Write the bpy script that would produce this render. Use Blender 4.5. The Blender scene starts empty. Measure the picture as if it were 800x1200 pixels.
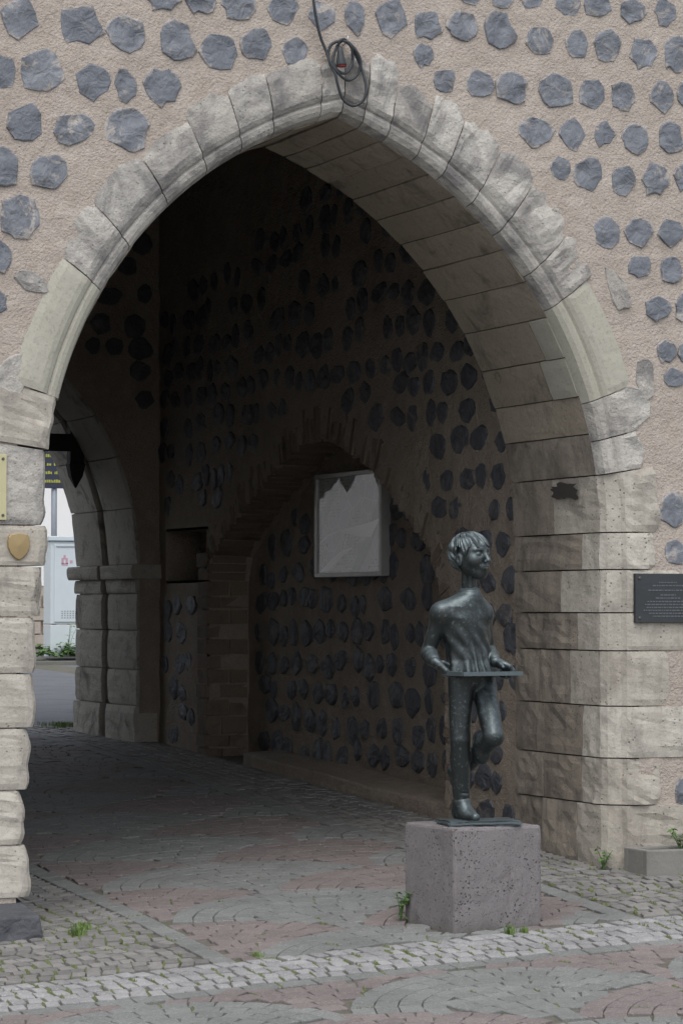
import bpy, math, random
import numpy as np
from mathutils import Vector, Matrix, noise
rnd = random.Random(7)
scene = bpy.context.scene
COL = scene.collection

# ------------------------------------------------------------------ camera, sky, sun, exposure
YAW = math.radians(22.0)
PITCH = math.atan(112.0 / 3500.0)
cam_data = bpy.data.cameras.new('camera')
cam_data.lens = 105.0
cam_data.sensor_width = 36.0
cam_data.clip_start = 0.1
cam_data.clip_end = 2000.0
cam = bpy.data.objects.new('camera', cam_data)
cam.location = (-6.2185, -15.3913, 1.5)
cam.rotation_euler = (math.pi / 2 + PITCH, 0, -YAW)
COL.objects.link(cam)
scene.camera = cam

SUN_EL, SUN_AZ = math.radians(62), math.radians(205)     # soft light behind cloud, from the viewer's left
world = bpy.data.worlds.new('World')
scene.world = world
world.use_nodes = True
wn, wl = world.node_tree.nodes, world.node_tree.links
wn.clear()
sky = wn.new('ShaderNodeTexSky')
sky.sky_type = 'NISHITA'
sky.sun_disc = False
sky.sun_elevation = SUN_EL
sky.sun_rotation = SUN_AZ
sky.air_density = 1.0
sky.dust_density = 3.0
sky.ozone_density = 1.0
hs = wn.new('ShaderNodeHueSaturation')
hs.inputs['Saturation'].default_value = 0.35
bg = wn.new('ShaderNodeBackground')
bg.inputs['Strength'].default_value = 0.15
wo = wn.new('ShaderNodeOutputWorld')
wl.new(sky.outputs[0], hs.inputs['Color'])
wl.new(hs.outputs[0], bg.inputs['Color'])
wl.new(bg.outputs[0], wo.inputs['Surface'])

sun_data = bpy.data.lights.new('sun', 'SUN')
sun_data.energy = 0.55
sun_data.angle = math.radians(60)
sun_data.color = (1.0, 0.975, 0.94)
sun = bpy.data.objects.new('sun', sun_data)
sd = Vector((math.sin(SUN_AZ) * math.cos(SUN_EL), math.cos(SUN_AZ) * math.cos(SUN_EL), math.sin(SUN_EL)))
sun.rotation_euler = sd.to_track_quat('Z', 'Y').to_euler()
sun.location = sd * 30
COL.objects.link(sun)

vs = scene.view_settings
vs.view_transform = 'Standard'
vs.look = 'None'
vs.gamma = 1.0
vs.use_curve_mapping = False
vs.exposure = 0.72
scene.cycles.use_adaptive_sampling = True
scene.cycles.adaptive_threshold = 0.02
scene.cycles.max_bounces = 10
scene.cycles.diffuse_bounces = 8

# ------------------------------------------------------------------ helpers
def tag(o, label=None, cat=None, group=None, kind=None):
    if label: o['label'] = label
    if cat: o['category'] = cat
    if group: o['group'] = group
    if kind: o['kind'] = kind
    return o

def empty(name, loc=(0, 0, 0), rz=0.0, parent=None):
    o = bpy.data.objects.new(name, None)
    o.location = loc
    o.rotation_euler = (0, 0, rz)
    o.empty_display_size = 0.2
    o.parent = parent
    COL.objects.link(o)
    return o

def mesh(name, V, F, mats=None, smooth=False, midx=None):
    me = bpy.data.meshes.new(name)
    me.from_pydata([tuple(v) for v in V], [], [tuple(f) for f in F])
    if mats is not None:
        for m in (mats if isinstance(mats, (list, tuple)) else [mats]):
            me.materials.append(m)
    if midx is not None:
        me.polygons.foreach_set('material_index', midx)
    if smooth:
        me.polygons.foreach_set('use_smooth', [True] * len(me.polygons))
    me.update()
    return me

def obj(name, me, parent=None, loc=(0, 0, 0), rot=(0, 0, 0), scale=(1, 1, 1)):
    o = bpy.data.objects.new(name, me)
    o.location = loc
    o.rotation_euler = rot
    o.scale = scale
    o.parent = parent
    COL.objects.link(o)
    return o

class MB:
    """collects faces of one mesh"""
    def __init__(s): s.V = []; s.F = []; s.M = []
    def quad_box(s, x0, x1, y0, y1, z0, z1, m=0, bev=0.0):
        if bev <= 0:
            b = len(s.V)
            s.V += [(x0, y0, z0), (x1, y0, z0), (x1, y1, z0), (x0, y1, z0), (x0, y0, z1), (x1, y0, z1), (x1, y1, z1), (x0, y1, z1)]
            s.F += [(b, b+3, b+2, b+1), (b+4, b+5, b+6, b+7), (b, b+1, b+5, b+4), (b+1, b+2, b+6, b+5), (b+2, b+3, b+7, b+6), (b+3, b, b+4, b+7)]
            s.M += [m] * 6
        else:
            import bmesh
            bm = bmesh.new()
            bmesh.ops.create_cube(bm, size=1.0)
            for v in bm.verts:
                v.co = Vector(((x0+x1)/2 + v.co.x*(x1-x0), (y0+y1)/2 + v.co.y*(y1-y0), (z0+z1)/2 + v.co.z*(z1-z0)))
            bmesh.ops.bevel(bm, geom=bm.edges[:], offset=bev, segments=2, affect='EDGES', profile=0.6)
            b = len(s.V)
            bm.verts.index_update()
            s.V += [tuple(v.co) for v in bm.verts]
            s.F += [tuple(b + v.index for v in f.verts) for f in bm.faces]
            s.M += [m] * len(bm.faces)
            bm.free()
    def tube(s, pts, r, n=8, m=0, closed=False, cap=True):
        P = [Vector(p) for p in pts]
        R = r if isinstance(r, (list, tuple)) else [r] * len(P)
        b = len(s.V)
        N = len(P)
        up = Vector((0.13, 0.27, 0.95)).normalized()
        prev = None
        for i in range(N):
            if closed: t = P[(i+1) % N] - P[i-1]
            else: t = P[min(i+1, N-1)] - P[max(i-1, 0)]
            t.normalize()
            a = (prev - t * prev.dot(t)) if prev is not None else t.cross(up)
            if a.length < 1e-6: a = t.cross(Vector((1, 0, 0)))
            a.normalize(); prev = a
            c = t.cross(a)
            for k in range(n):
                w = 2*math.pi*k/n
                s.V.append(tuple(P[i] + (a*math.cos(w) + c*math.sin(w)) * R[i]))
        for i in range(N if closed else N-1):
            j = (i+1) % N
            for k in range(n):
                l = (k+1) % n
                s.F.append((b+i*n+k, b+j*n+k, b+j*n+l, b+i*n+l)); s.M.append(m)
        if cap and not closed:
            s.F.append(tuple(b+k for k in range(n))); s.M.append(m)
            s.F.append(tuple(b+(N-1)*n+k for k in reversed(range(n)))); s.M.append(m)
    def build(s, name, mats, parent=None, smooth=False, loc=(0, 0, 0), rot=(0, 0, 0)):
        return obj(name, mesh(name, s.V, s.F, mats, smooth, s.M), parent, loc, rot)

def spline(pts, n=6):
    """Catmull-Rom through points"""
    P = [Vector(p) for p in pts]
    out = []
    for i in range(len(P)-1):
        p0, p1, p2, p3 = P[max(i-1, 0)], P[i], P[i+1], P[min(i+2, len(P)-1)]
        for k in range(n):
            t = k/n
            out.append(0.5*((2*p1) + (p2-p0)*t + (2*p0-5*p1+4*p2-p3)*t*t + (3*p1-p0-3*p2+p3)*t**3))
    out.append(P[-1])
    return out

def nz(x, y, z, s=1.0):
    return noise.noise(Vector((x*s, y*s, z*s)))

def lerp(a, b, t): return a + (b-a)*t
def smooth01(t):
    t = min(1, max(0, t)); return t*t*(3-2*t)

# height of the street: it climbs into the gate and falls to the left
def gz(x, y):
    gx = 0.055 if y < 2 else lerp(0.055, 0.02, min(1, (y-2)/7))
    xx = max(-5.0, min(5.0, x))
    if y < -6: h = -0.39 + 0.03*(max(y, -40)+6)
    elif y < 0: h = 0.065*y
    elif y < 8.4: h = 0.045*y
    else: h = 0.378 + 0.019*(min(y, 26)-8.4)
    return gx*(xx-1.75) + h

# ------------------------------------------------------------------ materials
def new_mat(name):
    m = bpy.data.materials.new(name)
    m.use_nodes = True
    nt = m.node_tree
    b = nt.nodes['Principled BSDF']
    return m, nt, b

class NT:
    def __init__(s, nt): s.nt = nt; s.N = nt.nodes; s.L = nt.links
    def pos(s):
        g = s.N.new('ShaderNodeNewGeometry'); return g.outputs['Position']
    def objc(s):
        g = s.N.new('ShaderNodeTexCoord'); return g.outputs['Object']
    def rand(s):
        g = s.N.new('ShaderNodeObjectInfo'); return g.outputs['Random']
    def offs(s, vec, amount=37.0):
        """vector shifted per object, so that alike pieces do not repeat"""
        m = s.N.new('ShaderNodeVectorMath'); m.operation = 'ADD'
        c = s.N.new('ShaderNodeCombineXYZ')
        mu = s.math('MULTIPLY', s.rand(), amount)
        for i in range(3): s.L.new(mu, c.inputs[i])
        s.L.new(vec, m.inputs[0]); s.L.new(c.outputs[0], m.inputs[1])
        return m.outputs[0]
    def noise(s, vec, scale, detail=4, rough=0.55, dist=0.0):
        n = s.N.new('ShaderNodeTexNoise')
        n.inputs['Scale'].default_value = scale; n.inputs['Detail'].default_value = detail
        n.inputs['Roughness'].default_value = rough; n.inputs['Distortion'].default_value = dist
        s.L.new(vec, n.inputs['Vector']); return n.outputs['Fac']
    def voro(s, vec, scale, feature='F1', out='Distance', rand=1.0):
        n = s.N.new('ShaderNodeTexVoronoi'); n.feature = feature
        n.inputs['Scale'].default_value = scale; n.inputs['Randomness'].default_value = rand
        s.L.new(vec, n.inputs['Vector']); return n.outputs[out]
    def stretch(s, vec, sc):
        m = s.N.new('ShaderNodeVectorMath'); m.operation = 'MULTIPLY'; m.inputs[1].default_value = sc
        s.L.new(vec, m.inputs[0]); return m.outputs[0]
    def ramp(s, fac, stops):
        r = s.N.new('ShaderNodeValToRGB')
        e = r.color_ramp.elements
        while len(e) < len(stops): e.new(0.5)
        for k, (p, c) in enumerate(stops):
            e[k].position = p
            e[k].color = (c, c, c, 1) if isinstance(c, (int, float)) else (*c, 1)
        s.L.new(fac, r.inputs['Fac']); return r.outputs['Color']
    def mix(s, fac, a, b, mode='MIX'):
        m = s.N.new('ShaderNodeMix'); m.data_type = 'RGBA'; m.blend_type = mode
        for sock, v in ((m.inputs[0], fac), (m.inputs[6], a), (m.inputs[7], b)):
            if hasattr(v, 'links'): s.L.new(v, sock)
            elif isinstance(v, (int, float)): sock.default_value = v if sock.type == 'VALUE' else (v, v, v, 1)
            else: sock.default_value = (*v, 1)
        return m.outputs[2]
    def math(s, op, a, b=0.0, clamp=False):
        m = s.N.new('ShaderNodeMath'); m.operation = op; m.use_clamp = clamp
        for k, v in enumerate((a, b)):
            if hasattr(v, 'links'): s.L.new(v, m.inputs[k])
            else: m.inputs[k].default_value = v
        return m.outputs[0]
    def bump(s, h, strength, dist, prev=None):
        b = s.N.new('ShaderNodeBump'); b.inputs['Strength'].default_value = strength; b.inputs['Distance'].default_value = dist
        s.L.new(h, b.inputs['Height'])
        if prev is not None: s.L.new(prev, b.inputs['Normal'])
        return b.outputs['Normal']
    def axis(s, vec, k):
        x = s.N.new('ShaderNodeSeparateXYZ'); s.L.new(vec, x.inputs[0]); return x.outputs[k]

def plain(name, col, rough=0.7, metal=0.0, spec=0.4, bump=0.0, bscale=60.0, var=0.15):
    m, nt, b = new_mat(name); T = NT(nt)
    p = T.offs(T.pos())
    n = T.noise(p, bscale*0.15, 4)
    c = T.mix(n, tuple(v*(1-var) for v in col), tuple(min(1, v*(1+var)) for v in col))
    nt.links.new(c, b.inputs['Base Color'])
    b.inputs['Roughness'].default_value = rough
    b.inputs['Metallic'].default_value = metal
    b.inputs['Specular IOR Level'].default_value = spec
    if bump > 0:
        nt.links.new(T.bump(T.noise(p, bscale, 5), bump, 0.01), b.inputs['Normal'])
    return m

M = {}
def mat_plaster(name, c0, c1, c2, strength=0.9):
    m, nt, b = new_mat(name); T = NT(nt); p = T.pos()
    big = T.noise(p, 1.3, 5, 0.6)
    mid = T.noise(p, 9.0, 6, 0.65)
    fine = T.noise(p, 75.0, 4, 0.7)
    grit = T.voro(p, 110.0)
    c = T.mix(T.ramp(big, [(0.35, 0), (0.65, 1)]), c0, c1)
    c = T.mix(T.math('MULTIPLY', T.ramp(mid, [(0.45, 0), (0.7, 1)]), 0.65), c, c2)
    c = T.mix(T.math('MULTIPLY', T.ramp(fine, [(0.2, 1), (0.5, 0)]), 0.55), c, tuple(v*0.5 for v in c0))
    c = T.mix(T.math('MULTIPLY', T.ramp(fine, [(0.55, 0), (0.75, 1)]), 0.4), c, tuple(min(0.8, v*1.35) for v in c2))
    nt.links.new(c, b.inputs['Base Color'])
    b.inputs['Roughness'].default_value = 0.95
    b.inputs['Specular IOR Level'].default_value = 0.15
    n1 = T.bump(T.noise(p, 13.0, 3, 0.5), strength*0.45, 0.04)
    n2 = T.bump(T.noise(p, 62.0, 3, 0.55), strength*0.9, 0.014, n1)
    n3 = T.bump(grit, strength*0.5, 0.006, n2)
    nt.links.new(n3, b.inputs['Normal'])
    return m

def mat_basalt(name, c0, c1, crust, crust_amt=0.5, rough=0.55, edge=False):
    m, nt, b = new_mat(name); T = NT(nt)
    p = T.offs(T.pos(), 91.0)
    r = T.rand()
    base = T.mix(r, c0, c1)
    n = T.noise(p, 11.0, 5, 0.6)
    base = T.mix(T.ramp(n, [(0.35, 0), (0.7, 1)]), tuple(v*0.72 for v in c0), base)
    base = T.mix(T.math('MULTIPLY', T.noise(p, 120.0, 3), 0.35), base, tuple(v*1.5 for v in c1))
    cr = T.noise(p, 7.0, 6, 0.7, 0.6)
    thr = T.math('MULTIPLY', T.ramp(cr, [(0.56, 0), (0.63, 1)]), T.math('MULTIPLY', T.ramp(r, [(0.3, 0.15), (0.9, 1)]), crust_amt))
    base = T.mix(thr, base, crust)
    if edge:      # mortar smeared over the rim
        oc = T.objc(); ln = T.N.new('ShaderNodeVectorMath'); ln.operation = 'LENGTH'
        T.L.new(T.stretch(oc, (1, 0, 1)), ln.inputs[0])
        e = T.math('ADD', T.math('MULTIPLY', ln.outputs['Value'], 1.0), T.math('MULTIPLY', T.noise(p, 26.0, 4, 0.65), 0.42))
        base = T.mix(T.math('MULTIPLY', T.ramp(e, [(0.67, 0), (0.74, 1)]), 0.7), base, crust)
    nt.links.new(base, b.inputs['Base Color'])
    b.inputs['Roughness'].default_value = rough
    b.inputs['Specular IOR Level'].default_value = 0.45
    f = T.voro(p, 8.0, 'SMOOTH_F1', 'Distance')
    n1 = T.bump(f, 0.8, 0.05)
    n1 = T.bump(T.noise(p, 16.0, 3, 0.5, 0.8), 0.55, 0.03, n1)
    n2 = T.bump(T.noise(p, 60.0, 5, 0.6), 0.3, 0.012, n1)
    nt.links.new(n2, b.inputs['Normal'])
    return m

def mat_stone(name, light, midc, soot, soot_lo=0.5, soot_hi=0.68, soot_amt=0.8, pits=0.5, bumpk=1.0, streak=0.0, soot2=0.0):
    """weathered ashlar: tone per block, soot blotches, pale scuffs, pits"""
    m, nt, b = new_mat(name); T = NT(nt)
    p = T.pos(); q = T.offs(p, 53.0)
    r = T.rand()
    c = T.mix(r, light, midc)
    big = T.noise(q, 5.0, 6, 0.62)
    c = T.mix(T.math('MULTIPLY', T.ramp(big, [(0.4, 0), (0.65, 1)]), 0.6), c, midc)
    s = T.noise(q, 3.2, 7, 0.68, 0.5)
    c = T.mix(T.math('MULTIPLY', T.ramp(s, [(soot_lo, 0), (soot_hi, 1)]), soot_amt), c, soot)
    if streak > 0:
        st = T.noise(T.stretch(p, (7, 7, 0.8)), 1.6, 6, 0.65, 0.3)
        c = T.mix(T.math('MULTIPLY', T.ramp(st, [(0.48, 0), (0.62, 1)]), streak), c, soot)
    if soot2 > 0:
        s2 = T.noise(q, 9.0, 7, 0.75, 1.0)
        c = T.mix(T.math('MULTIPLY', T.ramp(s2, [(0.6, 0), (0.68, 1)]), soot2), c, tuple(v*0.7 for v in soot))
    fine = T.noise(q, 60.0, 5, 0.7)
    c = T.mix(T.math('MULTIPLY', T.ramp(fine, [(0.3, 1), (0.48, 0)]), 0.5), c, tuple(v*0.55 for v in midc))
    pit = T.ramp(T.voro(q, 34.0), [(0.1, 1), (0.24, 0)])
    pit = T.math('MULTIPLY', pit, T.ramp(T.noise(q, 6.0, 3), [(0.45, 0), (0.6, 1)]))
    c = T.mix(T.math('MULTIPLY', pit, pits), c, tuple(v*0.35 for v in midc))
    nt.links.new(c, b.inputs['Base Color'])
    b.inputs['Roughness'].default_value = 0.92
    b.inputs['Specular IOR Level'].default_value = 0.2
    n1 = T.bump(T.noise(q, 14.0, 6, 0.65), 0.75*bumpk, 0.035)
    n2 = T.bump(T.noise(q, 70.0, 4, 0.7), 0.6*bumpk, 0.008, n1)
    n3 = T.bump(T.math('SUBTRACT', 1.0, pit), 0.6*pits, 0.008, n2)
    nt.links.new(n3, b.inputs['Normal'])
    return m

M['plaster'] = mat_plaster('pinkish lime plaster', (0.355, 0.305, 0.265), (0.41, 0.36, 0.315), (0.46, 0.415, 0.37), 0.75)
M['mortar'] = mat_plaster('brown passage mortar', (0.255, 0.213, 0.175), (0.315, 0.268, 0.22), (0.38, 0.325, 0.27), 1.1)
M['basalt'] = mat_basalt('knapped blue basalt', (0.115, 0.126, 0.15), (0.2, 0.212, 0.235), (0.36, 0.33, 0.3), 1.0, 0.6, True)
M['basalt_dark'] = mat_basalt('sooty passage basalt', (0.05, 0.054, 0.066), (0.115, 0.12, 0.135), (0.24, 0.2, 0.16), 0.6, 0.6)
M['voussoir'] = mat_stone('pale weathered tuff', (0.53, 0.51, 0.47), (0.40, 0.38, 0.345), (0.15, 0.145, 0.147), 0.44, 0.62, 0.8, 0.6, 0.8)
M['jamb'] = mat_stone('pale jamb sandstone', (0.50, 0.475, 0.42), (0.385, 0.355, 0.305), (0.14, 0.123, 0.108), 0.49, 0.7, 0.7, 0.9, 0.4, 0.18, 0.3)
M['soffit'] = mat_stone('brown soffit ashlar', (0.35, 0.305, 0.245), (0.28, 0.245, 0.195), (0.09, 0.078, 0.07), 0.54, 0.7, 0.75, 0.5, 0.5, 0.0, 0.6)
M['reveal'] = mat_stone('brown jamb ashlar', (0.31, 0.275, 0.23), (0.23, 0.2, 0.165), (0.07, 0.062, 0.057), 0.45, 0.67, 0.75, 0.8, 0.4, 0.25, 0.4)  # darker, browner base than the jamb front, with soot blotches
M['smooth_stone'] = mat_stone('smooth olive grey replacement stone', (0.40, 0.388, 0.33), (0.36, 0.348, 0.29), (0.28, 0.26, 0.22), 0.6, 0.8, 0.3, 0.15, 0.25)
M['brick'] = mat_stone('old brown brick', (0.225, 0.18, 0.14), (0.18, 0.145, 0.115), (0.06, 0.05, 0.045), 0.5, 0.7, 0.6, 0.4, 0.8)
M['back_stone'] = mat_stone('grey tuff of the far arch', (0.47, 0.445, 0.395), (0.36, 0.335, 0.29), (0.09, 0.083, 0.08), 0.54, 0.68, 0.8, 0.6, 0.8, 0.0, 0.4)
M['guard'] = mat_basalt('worn kerb basalt', (0.06, 0.063, 0.072), (0.085, 0.09, 0.1), (0.18, 0.17, 0.16), 0.2, 0.7)
# ------------------------------------------------------------------ gate tower
tower = tag(empty('gate_tower', (0, 0, 0)), 'medieval gate tower with pale pointed arch and basalt studded pink plaster', 'gate tower')

ARC = {1: dict(cx=-0.79, cz=1.935, R=2.543, e=1.753), -1: dict(cx=0.568, cz=2.091, R=2.327, e=1.759)}
def arch_pos(side, t, r):
    """point of the front arch: t is the height on the jamb, springing height + fraction on the curve; r outward"""
    A = ARC[side]
    if t < A['cz']:
        return side*(A['e']+r), t
    fr = t - A['cz']
    R = A['R'] + r
    ae = math.acos(max(-1, min(1, (0.02-A['cx'])*side / R)))
    w = fr*ae
    return A['cx'] + side*R*math.cos(w), A['cz'] + R*math.sin(w)

def arch_r(x, z):
    """signed distance outward from the groove line of the front arch"""
    side = 1 if x > 0.02 else -1
    A = ARC[side]
    if z < A['cz']: return side*x - A['e']
    return math.hypot(x-A['cx'], z-A['cz']) - A['R']

def sweep(name, side, t0, t1, section, mat, n=6, gap=0.004, jit=None, posf=arch_pos, seed=0.0, smooth=False, parent=None):
    """one stone: a closed section (r, y, roughness) carried from t0 to t1"""
    V, F = [], []
    K = len(section)
    for i in range(n+1):
        t = lerp(t0, t1, i/n)
        # joint gap, in metres
        a = posf(side, t0, 0); b = posf(side, t1, 0)
        ln = max(0.05, math.hypot(a[0]-b[0], a[1]-b[1]))
        g = gap/ln
        t = lerp(t0, t1, g + (1-2*g)*i/n)
        edge = 0.0
        if i == 0 or i == n: edge = 0.006
        for k, (r, y, am) in enumerate(section):
            rr = r + (jit(i/n, k) if jit else 0.0)
            x, z = posf(side, t, rr)
            d = am*nz(x+seed, y*3, z+seed*0.7, 7.0) + am*0.5*nz(x+seed, y*3+5, z, 19.0)
            if am > 0 and k in (0, 1, 2, 3, 4):
                y2 = y - d + edge
                V.append((x, y2, z))
            else:
                x2, z2 = posf(side, t, rr + d - (0.0))
                V.append((x2, y, z2))
    for i in range(n):
        for k in range(K):
            l = (k+1) % K
            f = (i*K+k, i*K+l, (i+1)*K+l, (i+1)*K+k)
            F.append(f if side > 0 else f[::-1])
    c0 = tuple(range(K)); c1 = tuple(n*K+k for k in range(K))
    F.append(c0[::-1] if side > 0 else c0)
    F.append(c1 if side > 0 else c1[::-1])
    return obj(name, mesh(name, V, F, mat, smooth), parent or tower)

def sec_moulded(T, rough, soft=0.0):
    """front face, chamfer, groove, roll: the moulded edge of the front arch"""
    return [(T, 0.05, 0.0), (T, -0.006, rough*0.6), (lerp(0.07, T, 0.68), -0.016, rough), (lerp(0.07, T, 0.35), -0.018, rough), (0.06, -0.015, rough*0.6),
            (0.03, -0.006, rough*0.4), (0.008, 0.008, rough*0.25), (-0.004, 0.024, 0.0), (-0.02, 0.018, rough*0.2), (-0.045, 0.026, rough*0.25),
            (-0.07, 0.046, rough*0.25), (-0.086, 0.09, rough*0.15), (-0.093, 0.118, 0.0), (-0.03, 0.118, 0.0), (0.1, 0.118, 0.0)]

ZR, ZL = ARC[1]['cz'], ARC[-1]['cz']
# right half of the arch ring
ring_r = [(0.11, 0.175, 0.17, 'voussoir', 0.022), (0.175, 0.25, 0.2, 'voussoir', 0.02), (0.25, 0.443, 0.19, 'smooth_stone', 0.004), (0.443, 0.52, 0.26, 'voussoir', 0.03),
          (0.52, 0.619, 0.27, 'voussoir', 0.03), (0.619, 0.695, 0.3, 'voussoir', 0.02), (0.695, 0.773, 0.28, 'voussoir', 0.022), (0.773, 0.834, 0.29, 'voussoir', 0.024),
          (0.834, 0.902, 0.24, 'voussoir', 0.022), (0.902, 0.956, 0.31, 'voussoir', 0.034), (0.956, 1.0, 0.24, 'voussoir', 0.03)]
ring_l = [(0.179, 0.394, 0.21, 'smooth_stone', 0.004), (0.394, 0.493, 0.26, 'voussoir', 0.018), (0.493, 0.603, 0.27, 'voussoir', 0.016), (0.603, 0.703, 0.23, 'voussoir', 0.016),
          (0.703, 0.785, 0.27, 'voussoir', 0.018), (0.785, 0.856, 0.25, 'voussoir', 0.016), (0.856, 0.955, 0.25, 'voussoir', 0.018), (0.955, 1.0, 0.22, 'voussoir', 0.03)]
for side, ring in ((1, ring_r), (-1, ring_l)):
    zs = ARC[side]['cz']
    for a, b, T, mt, rg in ring:
        sd_ = rnd.uniform(0, 50)
        rag = 0.006 if mt == 'smooth_stone' else 0.035
        def jit(u, k, s=sd_, g=rag):
            corner = -g*0.9*abs(2*u-1)**3
            return (g*nz(u*4.2+s, s, 0) + corner + 0.4*g*nz(u*11+s, s, 3)) if k in (0, 1) else 0.0
        o = sweep('voussoir', side, zs+a, zs+b, sec_moulded(T, rg), M[mt], n=9 if b-a < 0.15 else 18, gap=0.0032 if mt == 'voussoir' else 0.0025, jit=jit, seed=sd_)
        if mt == 'smooth_stone': o['label'] = 'smooth olive grey replacement voussoir'

# soffit blocks behind the moulding, right and left
RD = 1.27
def sec_soffit(y0, y1, rin=-0.095, rough=0.006):
    m = 5
    ys = [lerp(y0, y1, i/m) for i in range(m+1)]
    return [(0.2, y0, 0), (0.05, y0, 0)] + [(rin, ys[0]+0.004, 0)] + [(rin-0.004, y, rough) for y in ys[1:-1]] + [(rin, ys[-1], 0)] + [(0.05, y1, 0), (0.2, y1, 0)]
def sweep_soffit(side, t0, t1, y0, y1, mat, rin=-0.095, n=5, rough=0.006, name='soffit_block', gap=0.004):
    sec = sec_soffit(y0, y1, rin, rough)
    V, F = [], []
    K = len(sec); s = rnd.uniform(0, 99); dr = rnd.uniform(-0.006, 0.006)
    a = arch_pos(side, t0, 0); b = arch_pos(side, t1, 0)
    ln = max(0.05, math.hypot(a[0]-b[0], a[1]-b[1])); g = gap/ln
    for i in range(n+1):
        t = lerp(t0, t1, g+(1-2*g)*i/n)
        for (r, y, am) in sec:
            d = am*nz(t*9+s, y*9, s, 1.0) + am*nz(t*25+s, y*25, s, 1.0)
            e = 0.004 if (i in (0, n) and r < 0) else 0.0
            x, z = arch_pos(side, t, r + d + e + (dr if r < 0 else 0))
            V.append((x, y, z))
    for i in range(n):
        for k in range(K):
            l = (k+1) % K
            f = (i*K+k, i*K+l, (i+1)*K+l, (i+1)*K+k)
            F.append(f if side > 0 else f[::-1])
    c0 = tuple(range(K)); c1 = tuple(n*K+k for k in range(K))
    F.append(c0[::-1] if side > 0 else c0); F.append(c1 if side > 0 else c1[::-1])
    return obj(name, mesh(name, V, F, M[mat] if isinstance(mat, str) else mat), tower)

sj = [0.0, 0.11, 0.19, 0.265, 0.345, 0.43, 0.51, 0.585, 0.655, 0.725, 0.79, 0.85, 0.905, 0.955, 1.0]
for side in (1, -1):
    zs = ARC[side]['cz']
    for k in range(len(sj)-1):
        a, b = sj[k], sj[k+1]
        if (side > 0 and k == 0) or (side < 0 and k < 2): continue
        if side > 0 and k in (3, 4):       # blocks patched with the smooth stone at the front
            sp = 0.36 if k == 4 else 0.45
            o = sweep_soffit(side, zs+a, zs+b, 0.121, sp, 'smooth_stone', rough=0.002); o['label'] = 'smooth grey patch in the arch soffit'
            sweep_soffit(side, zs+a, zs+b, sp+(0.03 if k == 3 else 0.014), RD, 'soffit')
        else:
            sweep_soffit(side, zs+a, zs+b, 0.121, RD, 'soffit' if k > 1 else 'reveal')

# right jamb: courses from the street to the springing, each a corner stone and what lies behind it
jr = [(-0.03, 0.36, 0.5, 0.42, 0.03), (0.36, 0.63, 0.23, 0.36, 0.03), (0.63, 0.93, 0.52, 0.34, 0.016), (0.93, 1.25, 0.29, 0.5, 0.014), (1.25, 1.47, 0.5, 0.4, 0.014), (1.47, 1.72, 0.37, 0.62, 0.014), (1.72, ZR, 0.2, 0.34, 0.016), (ZR, ZR+0.11, 0.23, 0.7, 0.03)]
def sec_jamb(T, rough, yend):
    ys = [lerp(0.13, yend, i/4) for i in range(1, 5)]
    return ([(T, 0.06, 0.0), (T, -0.008, rough*0.5), (lerp(0.06, T, 0.66), -0.018, rough), (lerp(0.06, T, 0.33), -0.02, rough), (0.05, -0.016, rough*0.7),
             (0.022, 0.0, rough*0.4), (0.0, 0.03, rough*0.4), (-0.03, 0.05, rough*0.4), (-0.065, 0.075, rough*0.4), (-0.09, 0.12, rough*0.5)]
            + [(-0.093, y, rough*0.45) for y in ys] + [(0.15, yend, 0.0), (0.2, 0.2, 0.0)])
for a, b, T, ye, rg in jr:
    sd_ = rnd.uniform(0, 50)
    def jit(u, k, s=sd_):
        return (0.02*nz(u*5+s, s, 0) - 0.02*abs(2*u-1)**4) if k in (0, 1) else 0.0
    sweep('jamb_stone', 1, a, b, sec_jamb(T, rg, ye), M['jamb'], n=9, gap=0.0038, jit=jit, seed=sd_)
    if ye < RD:
        y = ye + 0.003
        cuts = [RD] if a > 1.3 or RD-y < 0.7 else [lerp(y, RD, 0.55), RD]
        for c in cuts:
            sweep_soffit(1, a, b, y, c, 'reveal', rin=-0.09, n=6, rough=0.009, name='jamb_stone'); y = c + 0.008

# black tar smear left on one reveal stone
V = [(0, 0, 0)]; nn = 40
for k in range(nn):
    w = 2*math.pi*k/nn
    q = 1 + 0.5*nz(math.cos(w)*2.3, math.sin(w)*2.3, 5, 1.0) + 0.3*nz(math.cos(w)*6, math.sin(w)*6, 9, 1.0)
    V.append((0, 0.17*q*math.cos(w), 0.05*q*math.sin(w)))
M['tar'] = plain('black tar', (0.045, 0.041, 0.038), 0.85, bump=0.3)
xx, zz = arch_pos(1, ZR+0.095, -0.106)
obj('tar_smear', mesh('tar_smear', V, [(0, k+1, (k+1) % nn+1) for k in range(nn)], M['tar']), tower, (xx-0.004, 0.52, zz-0.03), (0, -0.12, 0))

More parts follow.
